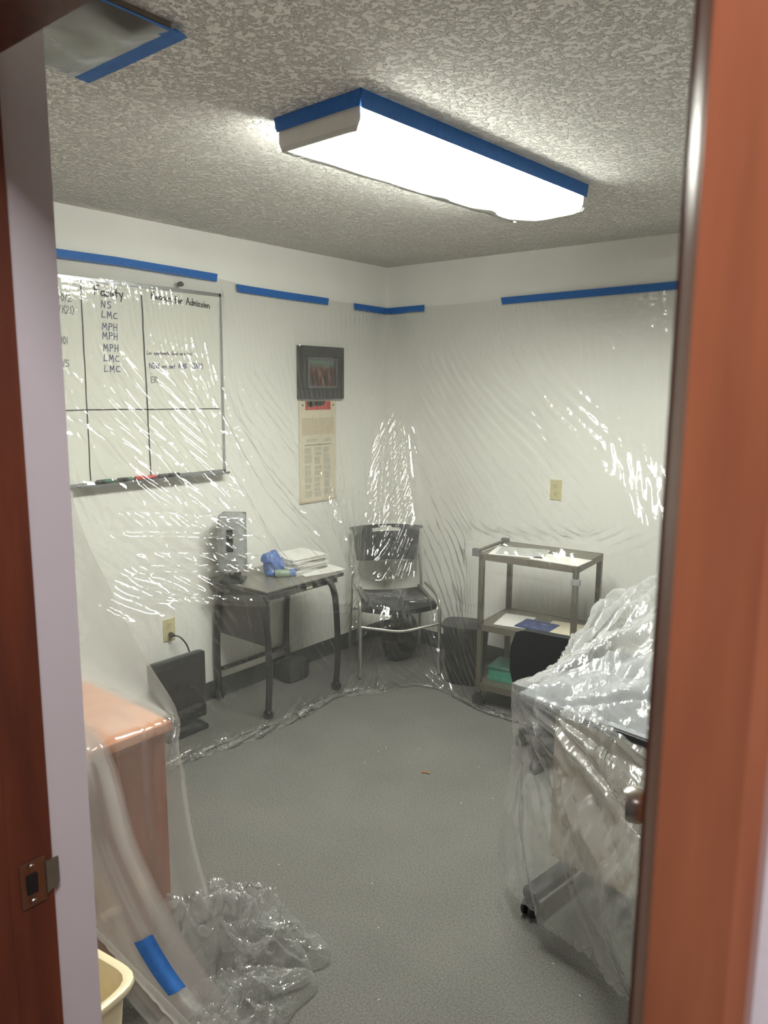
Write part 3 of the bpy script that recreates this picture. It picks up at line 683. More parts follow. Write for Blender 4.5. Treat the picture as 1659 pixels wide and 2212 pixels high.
# ------------------------------------------------------------------ utility cart by the back wall
ct = thing('utility_cart', (1.395, -.43, 0), 'grey metal utility cart with three shelves by the back wall', 'cart', rz=R(5))
CWd, CD = .53, .37
for z, nm in ((.835, 'top_shelf'), (.455, 'middle_shelf'), (.13, 'bottom_shelf')):
    s = MB().box((0, 0, z-.004), (CWd, CD, .008)); 
    for s_ in (-1, 1):
        s.box((0, s_*(CD/2-.004), z-.016), (CWd, .010, .034)); s.box((s_*(CWd/2-.004), 0, z-.016), (.010, CD, .034))
    s.build(nm, M['bronze'], ct)
for sx in (-1, 1):
    for sy in (-1, 1):
        lg = MB().box((sx*(CWd/2-.012), sy*(CD/2-.012), .455), (.026, .026, .75), bevel=.002).build('post', M['bronze'], ct)
        c_ = MB(); x, y = sx*(CWd/2-.012), sy*(CD/2-.012)
        c_.lathe([(0, 0), (.034, 0), (.036, .006), (.034, .018), (0, .018)], (x, y-.009, .036), axis=(0, 1, 0), seg=18); c_.box((x, y, .068), (.024, .03, .024), bevel=.004)
        c_.build('caster', M['black'], lg, smooth=40)
MB().tube([(-.295, -.16, .836), (-.295, .16, .836)], .009, 10).build('push_handle', M['bronze'], ct, smooth=50)
for y_ in (-.172, .172): MB().box((-.285, y_, .835), (.042, .03, .04), bevel=.003).build('handle_bracket', M['dgrey'], ct)
MB().box((.255, -.178, .755), (.045, .02, .032), bevel=.003).build('cord_bracket', M['grey'], ct)
def onpaper(name, x, y, z, rz, d, mat, lab, cat, group=None):
    c, s_ = math.cos(R(5)), math.sin(R(5))
    o = MB().box((0, 0, d[2]/2), d).build(name, mat); o.location = (1.395+x*c-y*s_, -.43+x*s_+y*c, z); o.rotation_euler = (0, 0, R(5+rz)); return tag(o, lab, cat, group)
onpaper('paper_sheet', -.10, -.05, .836, 12, (.28, .215, .0015), M['paper'], 'printed white sheet at the left on the cart top', 'paper')
for k in range(1):
    o = onpaper('paper_form', -.09, -.035, .838, 16, (.25, .19, .0015), pm('printed_form', (206, 206, 200), .8, rgb2=(150, 152, 150), scale=90, stretch=(.2, 3, 1)), 'printed form lying over the left sheet on the cart top', 'paper')
onpaper('paper_sheet', .14, -.09, .836, -4, (.26, .17, .0015), M['paper'], 'white sheet at the right on the cart top', 'paper')
onpaper('paper_sheet', -.12, -.03, .456, 8, (.17, .22, .002), M['paper'], 'white sheet on the cart middle shelf left of the blue card', 'paper')
o = onpaper('blue_card', .015, -.05, .459, -2, (.19, .15, .004), M['navy'], 'navy blue printed card on the cart middle shelf', 'card')
mp_ = pm('pale_blue_print', (120, 136, 178), .6)
for x_, y_, w_ in ((.03, .03, .05), (-.03, .025, .012), (-.05, -.035, .02), (.0, -.04, .018)): MB().box((x_, y_, .0044), (w_, .010, .0006)).build('printed_line', mp_, o)
onpaper('folder', .16, -.03, .456, 6, (.20, .24, .006), M['paper2'], 'buff folder on the cart middle shelf right of the blue card', 'folder')
tx = thing('storage_box', (1.245, -.47, .13), 'teal lidded box on the cart bottom shelf', 'box', rz=R(9))
MB().box((0, 0, .035), (.16, .17, .07), bevel=.006).build('box_body', M['teal'], tx); MB().box((0, 0, .074), (.17, .18, .012), bevel=.004).build('lid', M['green'], tx)
lump('white_bag', (1.38, -.46, .13+.075), (.075, .09, .10), M['paper'], 'crumpled white bag on the cart bottom shelf', 'bag', 21, 4, .3)
lump('blue_cloth', (1.37, -.45, .285), (.06, .045, .03), M['blue'], 'blue cloth lying on the white bag in the cart', 'cloth', 24, 4, .3)
gx = MB().box((0, 0, .06), (.15, .2, .12), bevel=.006).build('green_box', pm('dark_green_card', (44, 84, 74), .5)); gx.location = (1.53, -.43, .13); gx.rotation_euler = (0, 0, R(5)); tag(gx, 'dark green box at the right of the cart bottom shelf', 'box')

# ------------------------------------------------------------------ oak cabinet at the left, bin in front
cb = thing('cabinet', (1.20, -3.12, 0), 'oak cabinet with light top under milky plastic beside the doorway', 'cabinet')
CX, CYW, CHT = .56, .71, .75
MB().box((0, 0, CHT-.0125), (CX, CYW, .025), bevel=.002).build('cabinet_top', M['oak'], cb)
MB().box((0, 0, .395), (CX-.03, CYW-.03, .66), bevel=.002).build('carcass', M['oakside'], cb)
MB().box((-.02, 0, .035), (CX-.08, CYW-.06, .07)).build('plinth', M['wooddark'], cb)
bn = thing('waste_bin', (1.715, -3.25, 0), 'cream plastic bin on the floor just inside the doorway', 'bin', rz=R(8))
MB().lathe([(0, .004), (.085, .004), (.088, 0), (.09, .02), (.112, .325), (.128, .332), (.132, .342), (.130, .352), (.122, .356), (.112, .352), (.088, .02), (0, .014)], seg=48, sx=.95, sy=1.05, power=5).build('bucket', M['cream'], bn, smooth=50)

# ------------------------------------------------------------------ right hand furniture
T0 = Vector((2.085, -1.885, 0)); ta = R(-8)
rt = thing('rolling_table', T0, 'grey topped table with black edge and casters under plastic at right', 'table', rz=ta)
TLn, TD, T2 = 1.05, .58, .72
MB().box((TLn/2, TD/2, T2-.015), (TLn, TD, .03), bevel=.004).build('table_top', pm('cool_grey_laminate', (112, 115, 120), .35), rt)
MB().box((TLn/2, TD/2, T2-.016), (TLn+.008, TD+.008, .020), bevel=.004).build('edge_band', M['black'], rt)
MB().box((TLn/2, .10, .40), (TLn-.16, .014, .50), bevel=.002).build('modesty_panel', M['beige'], rt)
for x in (.10, TLn-.10):
    lg = MB().box((x, .28, .37), (.05, .08, .62), bevel=.008).build('leg', M['black'], rt)
    MB().box((x, .26, .075), (.055, .60, .035), bevel=.010).build('foot', M['black'], lg, smooth=40)
    for y in (-.03, .53):
        c_ = MB()
        for d in (-.014, .014): c_.lathe([(0, 0), (.026, 0), (.029, .005), (.026, .012), (0, .012)], (x+d-.006, y, .029), axis=(1, 0, 0), seg=18)
        c_.box((x, y, .05), (.03, .026, .03), bevel=.004); c_.build('caster', M['black'], lg, smooth=40)
def office_chair(loc, rz, label, back_h, mat, bw=.2, bh=.17, seat_h=.44):
    t = thing('office_chair', loc, label, 'chair', rz=rz)
    MB().lathe([(0, -.03), (.18, -.03), (.215, -.012), (.22, .01), (.19, .03), (0, .036)], (0, 0, seat_h), seg=32, sy=.98, power=3).build('seat', mat, t, smooth=50)
    mb = MB(); n = 14; m_ = 10
    def bf(u, v):
        y = (v-.5)*2; z = (u-.5)*2; k = (max(0, 1-abs(y)**3.2))**(1/3.2)
        return Vector((-.235 - .05*(1-y*y) + .02, y*bw, back_h + z*bh*(.35+.65*k)))
    v = [[mb.bm.verts.new(bf(i/m_, j/n)) for j in range(n+1)] for i in range(m_+1)]
    for i in range(m_):
        for j in range(n): mb.bm.faces.new((v[i][j], v[i+1][j], v[i+1][j+1], v[i][j+1]))
    bmesh.ops.recalc_face_normals(mb.bm, faces=mb.bm.faces[:]); bmesh.ops.solidify(mb.bm, geom=mb.bm.faces[:], thickness=.045)
    mb.build('backrest', mat, t, smooth=60)
    MB().tube(smoothline([(0, 0, seat_h-.03), (-.16, 0, seat_h-.035), (-.25, 0, seat_h+.02), (-.27, 0, back_h-.02)], 6), .016, 10).build('back_support', M['black'], t, smooth=60)
    MB().lathe([(.028, .10), (.028, .24), (.018, .242), (.018, seat_h-.03)], seg=16).build('gas_column', M['black'], t, smooth=40)
    for k in range(5):
        a = R(72*k+20); d = Vector((math.cos(a), math.sin(a), 0))
        ar = MB().tube([d*.02+Vector((0, 0, .11)), d*.15+Vector((0, 0, .085)), d*.235+Vector((0, 0, .07))], .02, 8, rads=[.026, .02, .014]).build('base_arm', M['black'], t, smooth=60)
        MB().lathe([(0, -.016), (.024, -.016), (.026, 0), (.024, .016), (0, .016)], d*.23+Vector((0, 0, .027)), axis=(-d.y, d.x, 0), seg=14).build('caster', M['black'], ar, smooth=40)
    return t
office_chair((1.79, -.86, 0), R(90+5), 'black upholstered swivel chair left bare beside the cart', .50, M['blackf'], .205, .155, .40)
office_chair((2.27, -.98, 0), R(180+55), 'grey rounded-back swivel chair wrapped in plastic behind the right table', .82, M['seatgrey'], .19, .13, .47)

# ------------------------------------------------------------------ draped plastic: a small numpy cloth solver
def catmull(P, n):
    """resample an array of control points (k,...) to n samples along axis 0"""
    P = np.asarray(P, float); k = len(P); t = np.linspace(0, k-1, n); i = np.clip(t.astype(int), 0, k-2); f = (t-i).reshape((-1,)+(1,)*(P.ndim-1))
    Q = np.concatenate([P[:1]*2-P[1:2], P, P[-1:]*2-P[-2:-1]])
    a, b_, c, d = Q[i], Q[i+1], Q[i+2], Q[i+3]
    ten = .5
    m0 = ten*(c-a); m1 = ten*(d-b_)
    return (2*f**3-3*f**2+1)*b_ + (f**3-2*f**2+f)*m0 + (-2*f**3+3*f**2)*c + (f**3-f**2)*m1
def arclen_resample(P, n):
    d = np.r_[0, np.cumsum(np.linalg.norm(np.diff(P, axis=0), axis=1))]
    t = np.linspace(0, d[-1], n); return np.stack([np.interp(t, d, P[:, k]) for k in range(3)], 1)
def grid_from(stations, ns, nt):
    rows = np.stack([arclen_resample(catmull(s_, 160), nt) for s_ in stations])   # (stations, nt, 3)
    return catmull(rows, ns)
def vnoise(x, y, seed):
    rs = np.random.RandomState(seed); T = rs.rand(256, 256)
    xi, yi = np.floor(x).astype(int), np.floor(y).astype(int); fx, fy = x-xi, y-yi
    fx, fy = fx*fx*(3-2*fx), fy*fy*(3-2*fy); g = lambda a, b_: T[a % 256, b_ % 256]
    return (g(xi, yi)*(1-fx)+g(xi+1, yi)*fx)*(1-fy) + (g(xi, yi+1)*(1-fx)+g(xi+1, yi+1)*fx)*fy
def facets(x, y, n, seed, ax=1., ay=1.):
    """crumple field: cellular distance, creases along the cell borders"""
    rs = np.random.RandomState(seed); sx, sy = rs.uniform(x.min(), x.max(), n), rs.uniform(y.min(), y.max(), n)
    best = np.full(x.shape, 1e9); sec = best.copy()
    for a, b_ in zip(sx, sy):
        d = np.hypot((x-a)*ax, (y-b_)*ay); sec = np.minimum(sec, np.maximum(best, d)); best = np.minimum(best, d)
    return best, sec
def normals(P):
    du = np.gradient(P, axis=0); dv = np.gradient(P, axis=1); n = np.cross(du, dv); return n/(np.linalg.norm(n, axis=2, keepdims=True)+1e-9)
class Box:
    def __init__(s, c, d, rz=0, m=.012): s.c = np.array(c, float); s.h = np.array(d, float)/2+m; s.ca, s.sa = math.cos(rz), math.sin(rz)
    def push(s, P):
        q = P - s.c; x = q[..., 0]*s.ca+q[..., 1]*s.sa; y = -q[..., 0]*s.sa+q[..., 1]*s.ca; z = q[..., 2]
        L_ = np.stack([x, y, z], -1); pen = s.h - np.abs(L_); ins = (pen > 0).all(-1)
        if not ins.any(): return
        pk = pen[ins].copy(); pk[:, 2] = np.where(L_[ins][:, 2] < 0, 9, pk[:, 2])
        ax = pk.argmin(1); Li = L_[ins]; r_ = np.arange(len(ax)); sg = np.sign(Li[r_, ax]); sg[sg == 0] = 1
        Li[r_, ax] = sg*s.h[ax]
        P[ins] = np.stack([s.c[0]+Li[:, 0]*s.ca-Li[:, 1]*s.sa, s.c[1]+Li[:, 0]*s.sa+Li[:, 1]*s.ca, s.c[2]+Li[:, 2]], -1)
def cloth(P, pin, boxes, steps=160, slack=(1.02, 1.0), grav=.00022, walls=True, bend=.12, damp=.94, seed=1, kick=.004, iters=3, goal=0., kf=(5., 40.)):
    ns, nt = P.shape[:2]; X0 = P.copy()
    rs_ = np.linalg.norm(P[1:]-P[:-1], axis=2)*slack[0]; rt_ = np.linalg.norm(P[:, 1:]-P[:, :-1], axis=2)*slack[1]
    rd1 = np.sqrt(rs_[:, :-1]**2+rt_[:-1]**2); b_s = np.linalg.norm(P[2:]-P[:-2], axis=2); b_t = np.linalg.norm(P[:, 2:]-P[:, :-2], axis=2)
    uu, vv = np.meshgrid(np.linspace(0, 1, ns), np.linspace(0, 1, nt), indexing='ij')
    P = P + normals(P)*(kick*(vnoise(uu*ns/kf[0], vv*nt/kf[1], seed)-.5)*2)[..., None]
    P[pin] = X0[pin]; V = np.zeros_like(P); W = (~pin).astype(float)
    def con(a, b_, wa, wb_, rest, k, only_stretch=False):
        d = b_-a; l = np.linalg.norm(d, axis=2)+1e-9; w_ = wa+wb_+1e-9; c = (l-rest)/l/w_*k
        if only_stretch: c = np.maximum(c, 0) + np.minimum(c, 0)*.35
        d = d*c[..., None]; a += d*wa[..., None]; b_ -= d*wb_[..., None]
    for st_ in range(steps):
        V *= damp; V[..., 2] -= grav; Q = P.copy(); P = P + V*W[..., None]
        for it in range(iters):
            for o_ in (0, 1):
                con(P[o_:-1:2], P[o_+1::2], W[o_:-1:2], W[o_+1::2], rs_[o_::2], 1.)
                con(P[:, o_:-1:2], P[:, o_+1::2], W[:, o_:-1:2], W[:, o_+1::2], rt_[:, o_::2], 1.)
            for o_ in (0, 1):
                a, b_ = P[o_:-1:2, :-1], P[o_+1::2, 1:]; con(a, b_, W[o_:-1:2, :-1], W[o_+1::2, 1:], rd1[o_::2], .12)
                a, b_ = P[o_:-1:2, 1:], P[o_+1::2, :-1]; con(a, b_, W[o_:-1:2, 1:], W[o_+1::2, :-1], rd1[o_::2], .12)
            for o_ in (0, 1, 2, 3):
                if o_ < ns-2:
                    a, b_ = P[o_:-2:4], P[o_+2::4]; con(a, b_, W[o_:-2:4], W[o_+2::4], b_s[o_::4], bend)
        if goal: P += (X0-P)*goal
        for bx in boxes: bx.push(P)
        if walls:
            P[..., 0] = np.maximum(P[..., 0], .010); P[..., 1] = np.minimum(P[..., 1], -.010)
        P[..., 2] = np.maximum(P[..., 2], .004)
        P[pin] = X0[pin]; V = P-Q
        V = np.clip(V, -.02, .02)
    return P
def upsample(P, ns, nt):
    Q = catmull(P, ns); return np.transpose(catmull(np.transpose(Q, (1, 0, 2)), nt), (1, 0, 2))
def crest(d, w_): return np.exp(-np.abs(d)/w_)
def pleat(p, v, p0, v0, v1, lean, w0, w1, amp):
    """one sharp fold running down the sheet: starts at (p0, v0), drifts sideways by lean, widens from w0 to w1"""
    k = np.clip((v-v0)/(v1-v0), 0, 1); on = ((v > v0) & (v < v1)); wd = w0+(w1-w0)*k
    return np.where(on, amp*np.minimum(1, 3.5*k)*np.minimum(1, 5*(1-k))*crest(p-(p0+lean*k), wd), 0)
def sheet_obj(P, name, mat, label, cat='plastic sheet', extra=None):
    """extra: further grids of the same sheet (folded-over layers) joined into its one mesh"""
    ns, nt = P.shape[:2]
    me = bpy.data.meshes.new(name)
    idx = np.arange(ns*nt).reshape(ns, nt)
    F = np.stack([idx[:-1, :-1], idx[1:, :-1], idx[1:, 1:], idx[:-1, 1:]], -1).reshape(-1, 4)
    su = np.concatenate([np.zeros((1, nt)), np.cumsum(np.linalg.norm(np.diff(P, axis=0), axis=2), 0)]); sv = np.concatenate([np.zeros((ns, 1)), np.cumsum(np.linalg.norm(np.diff(P, axis=1), axis=2), 1)], 1)
    su = np.repeat(su.mean(1, keepdims=True), nt, 1)
    Vt, UVv = P.reshape(-1, 3), np.stack([su.ravel(), sv.ravel()], 1)
    for E_ in (extra or []):
        n2, t2 = E_.shape[:2]; ix = np.arange(n2*t2).reshape(n2, t2) + len(Vt)
        F = np.concatenate([F, np.stack([ix[:-1, :-1], ix[1:, :-1], ix[1:, 1:], ix[:-1, 1:]], -1).reshape(-1, 4)])
        a_, b_ = np.meshgrid(np.arange(n2)*.01, np.arange(t2)*.01, indexing='ij')
        Vt = np.concatenate([Vt, E_.reshape(-1, 3)]); UVv = np.concatenate([UVv, np.stack([a_.ravel(), b_.ravel()], 1)])
    me.from_pydata(Vt.tolist(), [], F.tolist())
    uv = me.uv_layers.new(name='UVMap'); UV = UVv[F.ravel()]
    uv.data.foreach_set('uv', UV.astype(np.float32).ravel())
    me.polygons.foreach_set('use_smooth', [True]*len(me.polygons)); me.materials.append(mat)
    o = bpy.data.objects.new(name, me); COL.objects.link(o)
    return tag(o, label, cat)

boxes_wall = [
    Box((.235, -1.21, TH-.02), (.46, .57, .04)), Box((.235, -1.21, TH/2), (.46, .57, TH-.02), m=.0),
    Box((.165, -1.455, TH+.18), (.14, .14, .37), R(38)), Box((.225, -1.055, TH+.05), (.22, .29, .10)), Box((.225, -1.235, TH+.06), (.11, .13, .12)), Box((.04, -1.8, WZ0+.01), (.08, .84, .03)),
    Box((.20, -1.845, .20), (.05, .32, .40)), Box((.44, -.45, .44), (.46, .50, .05), ca), Box((.418-.25*cf.x, -.43-.25*cf.y, .70), (.07, .46, .23), ca),
    Box((.418, -.43, .23), (.50, .50, .46), ca, m=0), Box((.91, -.375, .17), (.28, .24, .35)), Box((1.395, -.43, .42), (.54, .38, .85), R(5)), Box((1.08, -.455, .85), (.08, .34, .06), R(5)),
    Box((.02, -.634, 1.763), (.04, .38, .31)), Box((.013, -1.98, 1.69), (.03, 1.22, .92), m=.006) ]
def drape(top, sup, foot, hem, sag=.03):
    """a column of the sheet: taut from the tape to whatever carries it, then hanging to the carpet and out to its hem"""
    t, s_, f, h = (np.array(v, float) for v in (top, sup, foot, hem)); o = []
    for k in (0, .25, .5, .75):
        q = t+(s_-t)*np.array((k**1.65, k**1.65, k)); o.append(tuple(q))
    o.append(tuple(s_)); o.append(tuple(s_*.5+f*.5+np.array((0, 0, .02)))); o.append(tuple(f)); o.append(tuple(h)); return o
def cornerside(b_, d, L, rest):
    return [(b_[0]+d[0]*q, b_[1]+d[1]*q, z) for q, z in zip(L, (2.18, 1.8, 1.5, 1.3, 1.1, .9, .7, .54))] + rest
def boardside(y, s_, f, h, m_=1.):
    k = s_[0]/.46*m_; yy = lambda z: y+(s_[1]-y)*(2.22-z)/(2.22-s_[2])
    o = [(.016, y, 2.22)] + [(max(x*k, .03), yy(z), z) for x, z in ((.030, 2.1), (.036, 1.9), (.066, 1.7), (.112, 1.5), (.173, 1.3), (.230, 1.15), (.298, 1.0), (.38, .85))]
    return o + [s_, tuple((a+b_)/2 for a, b_ in zip(s_, f)), f, h]
ST = [
 drape((.013, -2.95, 2.22), (.26, -2.8, .45), (.46, -2.78, .012), (.60, -2.8, .006)),
 drape((.013, -2.60, 2.22), (.30, -2.38, .55), (.45, -2.26, .012), (.56, -2.3, .006)),
 boardside(-2.25, (.40, -1.98, .68), (.46, -1.98, .012), (.50, -2.04, .006), .75),
 boardside(-1.95, (.445, -1.72, .69), (.48, -1.70, .012), (.53, -1.80, .006), 1.05),
 boardside(-1.68, (.485, -1.505, .70), (.50, -1.51, .012), (.56, -1.62, .006), 1.2),
 drape((.013, -1.36, 2.22), (.49, -1.25, .70), (.50, -1.25, .012), (.56, -1.34, .006), .05),
 drape((.013, -1.02, 2.19), (.49, -.94, .70), (.50, -.95, .012), (.50, -1.10, .006), .05),
 drape((.013, -.62, 2.19), (.44, -.80, .66), (.58, -.86, .02), (.62, -.90, .006), .05),
 cornerside((.013, -.20), (.62, -.78), (0, .10, .20, .255, .32, .40, .485, .57), [(.56, -.76, .47), (.63, -.82, .2), (.68, -.80, .006)]),
 cornerside((.016, -.016), (.67, -.74), (0, .14, .29, .36, .43, .51, .59, .67), [(.64, -.68, .47), (.70, -.73, .2), (.73, -.66, .006)]),
 cornerside((.20, -.013), (.70, -.71), (0, .10, .20, .255, .32, .40, .485, .57), [(.76, -.52, .30), (.82, -.58, .12), (.86, -.60, .006)]),
 drape((.42, -.013, 2.18), (.84, -.46, .70), (.98, -.60, .02), (1.02, -.62, .006), .02),
 [(.62, -.013, 2.18), (.72, -.05, 1.75), (.86, -.16, 1.32), (1.02, -.42, .98), (1.13, -.655, .85), (1.20, -.68, .02), (1.24, -.66, .006)],
 [(.90, -.013, 2.19), (.98, -.025, 1.75), (1.12, -.10, 1.32), (1.28, -.40, .98), (1.40, -.635, .86), (1.44, -.68, .02), (1.46, -.68, .006)],
 [(1.25, -.013, 2.19), (1.31, -.018, 1.75), (1.43, -.06, 1.34), (1.56, -.30, 1.02), (1.68, -.60, .86), (1.70, -.66, .02), (1.72, -.68, .006)],
 [(1.80, -.013, 2.19), (1.84, -.016, 1.75), (1.88, -.03, 1.35), (1.95, -.14, 1.02), (2.02, -.36, .74), (2.06, -.40, .02), (2.08, -.44, .006)],
 drape((2.6, -.013, 2.2), (2.66, -.16, .7), (2.68, -.2, .02), (2.7, -.26, .006), .1),
]
NS, NT = 330, 190
P = grid_from(ST, NS, NT)
pin = np.zeros((NS, NT), bool); pin[:, 0] = True; pin[::6, -1] = True; pin[0] = True; pin[-1] = True
P = cloth(P, pin, boxes_wall, 120, (1.022, 1.004), seed=5, kick=.016, goal=.016, kf=(15., 90.))
NS, NT = 640, 300
P = upsample(P, NS, NT)
top = P[:, 3]; pp = np.where(top[:, 0] > -top[:, 1], top[:, 0], top[:, 1])[:, None]*np.ones((1, NT)); vv = np.ones((NS, 1))*np.linspace(0, 1, NT)[None]
rs = np.random.RandomState(31); D = np.zeros((NS, NT))
for k in range(24):                                  # folds fanning out of the room corner
    p0 = rs.uniform(-.10, .14); ln = p0*rs.uniform(1.2, 5)+rs.uniform(-.12, .16)
    D += pleat(pp, vv, p0, rs.uniform(.08, .26), rs.uniform(.55, .95), ln, .009, rs.uniform(.018, .048), rs.choice([-1, 1])*rs.uniform(.004, .013))
for k in range(60):                                  # slanting folds across the whiteboard side
    p0 = rs.uniform(-2.7, -1.1); v0 = rs.uniform(.06, .34)
    D += pleat(pp, vv, p0, v0, v0+rs.uniform(.25, .55), rs.uniform(.12, .38), .013, rs.uniform(.022, .055), rs.choice([-1, 1])*rs.uniform(.004, .014))
for k in range(14):                                  # a few over the picture side
    p0 = rs.uniform(-1.1, -.2); v0 = rs.uniform(.30, .45)
    D += pleat(pp, vv, p0, v0, v0+rs.uniform(.2, .5), rs.uniform(-.08, .16), .014, rs.uniform(.02, .04), rs.choice([-1, 1])*rs.uniform(.003, .009))
for k in range(26):                                  # long swoops over the cart side
    p0 = rs.uniform(.12, 1.7); v0 = rs.uniform(.16, .38)
    D += pleat(pp, vv, p0, v0, v0+rs.uniform(.2, .45), rs.uniform(.05, .42), .010, rs.uniform(.018, .05), rs.choice([-1, 1])*rs.uniform(.003, .009))
for k in range(34):                                  # drag lines along the front: table edge, chair seat, near the floor
    vc, pc_, ln = rs.uniform(.60, .97), rs.uniform(-2.5, 1.2), rs.uniform(.12, .42); sl = rs.uniform(-.05, .05)
    e = np.clip(1-np.abs(pp-pc_)/ln, 0, 1)
    D += rs.choice([-1, 1])*rs.uniform(.006, .018)*np.minimum(1, 2*e)*crest(vv-(vc+sl*(pp-pc_)), rs.uniform(.003, .009))
for k in range(12):                                  # taut streaks from the table corner back to the left
    vc = rs.uniform(.50, .70); e = np.clip(1-np.abs(pp+1.95)/.42, 0, 1)
    D += rs.choice([-1, 1])*rs.uniform(.007, .016)*np.minimum(1, 2*e)*crest(vv-(vc+.06*(pp+1.6)), rs.uniform(.003, .007))
lean = np.where(pp < 0, .34, .42)*vv*np.clip(np.abs(pp)/.4, 0, 1); ps = pp-lean
f1, f2 = facets(ps*2., vv*2.6, 300, 9, 1., .20)
g1, g2 = facets(pp*2., vv*2.6, 1500, 10, 1., 1.4)
zone = np.exp(-((pp-.10)/.40)**2)*np.clip((vv-.38)/.12, 0, 1)
sm = lambda a, b_: np.clip((pp-a)/(b_-a), 0, 1)
wf = 1-.82*sm(-1.35, -1.05) + .14*sm(.9, 1.5)*np.clip((vv-.40)/.12, 0, 1)     # slack and creased by the whiteboard, stretched nearly flat in the middle of the walls
gate = np.clip((vv-.10)/.15, 0, 1)
calm = 1-.6*np.clip((pp-.35)/.3, 0, 1)*np.clip((.62-vv)/.2, 0, 1)
hemz = np.clip((vv-.90)/.05, 0, 1)
D += gate*calm*(np.minimum(f1, .25)*.062*wf + np.minimum(g1, .1)*(.004+.008*wf+.045*zone+.10*hemz)) + gate*zone*.0018*(vnoise(pp*30+400, vv*75, 77)-.5)*2
P = P + normals(P)*D[..., None]
P[..., 0] = np.maximum(P[..., 0], .012); P[..., 1] = np.minimum(P[..., 1], -.012); P[..., 2] = np.maximum(P[..., 2], .004)
sheet_obj(P, 'plastic_sheet', M['film'], 'clear plastic sheet taped along both walls, draped over the corner furniture')

# sheet tented from the left wall over the oak cabinet
S3 = [
 [(.02, -2.42, 2.2), (.52, -2.50, 1.28), (.86, -2.56, .985), (1.20, -2.66, .84), (1.485, -2.757, .768), (1.515, -2.755, .62), (1.555, -2.75, .40), (1.60, -2.70, .12), (1.64, -2.64, .02)],
 [(.02, -2.62, 2.2), (.50, -2.66, 1.34), (.86, -2.70, 1.03), (1.20, -2.78, .86), (1.490, -2.84, .768), (1.51, -2.84, .62), (1.55, -2.82, .40), (1.62, -2.76, .12), (1.68, -2.70, .02)],
 [(.02, -2.85, 2.2), (.48, -2.86, 1.34), (.84, -2.90, 1.02), (1.20, -2.94, .85), (1.492, -2.97, .768), (1.52, -2.96, .62), (1.585, -2.92, .40), (1.69, -2.86, .12), (1.76, -2.80, .02)],
 [(.02, -3.1, 2.2), (.48, -3.1, 1.3), (.84, -3.1, .98), (1.20, -3.12, .83), (1.492, -3.12, .768), (1.53, -3.09, .62), (1.615, -3.03, .40), (1.75, -2.94, .12), (1.84, -2.88, .02)],
 [(.02, -3.35, 2.2), (.48, -3.33, 1.3), (.84, -3.32, .95), (1.20, -3.31, .82), (1.490, -3.29, .768), (1.525, -3.22, .62), (1.60, -3.13, .44), (1.73, -3.02, .22), (1.86, -2.92, .02)],
]
P = grid_from(S3, 110, 170)
pin = np.zeros(P.shape[:2], bool); pin[:, 0] = True; pin[::4, -1] = True; pin[0] = True; pin[-1] = True
P = cloth(P, pin, [Box((1.20, -3.12, CHT/2), (CX, CYW, CHT), m=.010), Box((1.735, -3.235, .18), (.25, .27, .36), R(8), m=.006)], 90, (1.02, 1.003), seed=8, kick=.008)
uu, vv = np.meshgrid(np.linspace(0, 3, 110), np.linspace(0, 5, 170), indexing='ij')
P = P + normals(P)*((vnoise(uu*4, vv*.8, 14)-.5)*.022*np.clip(vv, 0, 1))[..., None]
P[..., 2] = np.maximum(P[..., 2], .004)
# the gathered, folded-over band of the same sheet running down past the cabinet corner
band = []
for k in range(3):
    bl = []
    for e in np.linspace(-1, 1, 7):
        w_ = (.045, .06, .085, .10, .11, .10); o_ = .012+.010*k+.006*math.cos(e*5+k)
        cl_ = [(.80, -3.10, 1.10), (1.20, -3.10, .90), (1.50, -3.09, .80), (1.565, -3.06, .52), (1.665, -2.985, .22), (1.80, -2.90, .015)]
        bl.append([(c[0]+o_+.25*e*q, c[1]+e*q*(.8-.1*k)+.012*k, c[2]+.3*o_) for c, q in zip(cl_, w_)])
    band.append(grid_from(bl, 24, 110))
s3 = sheet_obj(P, 'plastic_sheet', M['film3'], 'milky plastic sheet tented over the oak cabinet at left', extra=band)
P = band[2]
# strip of tape stuck on that sheet
def tape_on(P, i0, i1, j0, j1, lab):
    n = normals(P); sgn = 1 if (n[i0, j0] @ (np.array(CAMPOS)-P[i0, j0])) > 0 else -1
    mb = MB(); V = [[mb.bm.verts.new(P[i, j]+sgn*n[i, j]*.004) for j in range(j0, j1+1)] for i in range(i0, i1+1)]
    for i in range(len(V)-1):
        for j in range(len(V[0])-1): mb.bm.faces.new((V[i][j], V[i+1][j], V[i+1][j+1], V[i][j+1]))
    mb.bm.normal_update(); bmesh.ops.solidify(mb.bm, geom=mb.bm.faces[:], thickness=.0006)
    return tag(mb.build('masking_tape', M['tape'], smooth=60), lab, 'tape', 'blue masking tape strips')
tape_on(P, 5, 13, 86, 97, 'short blue tape piece stuck on the cabinet sheet near the floor')

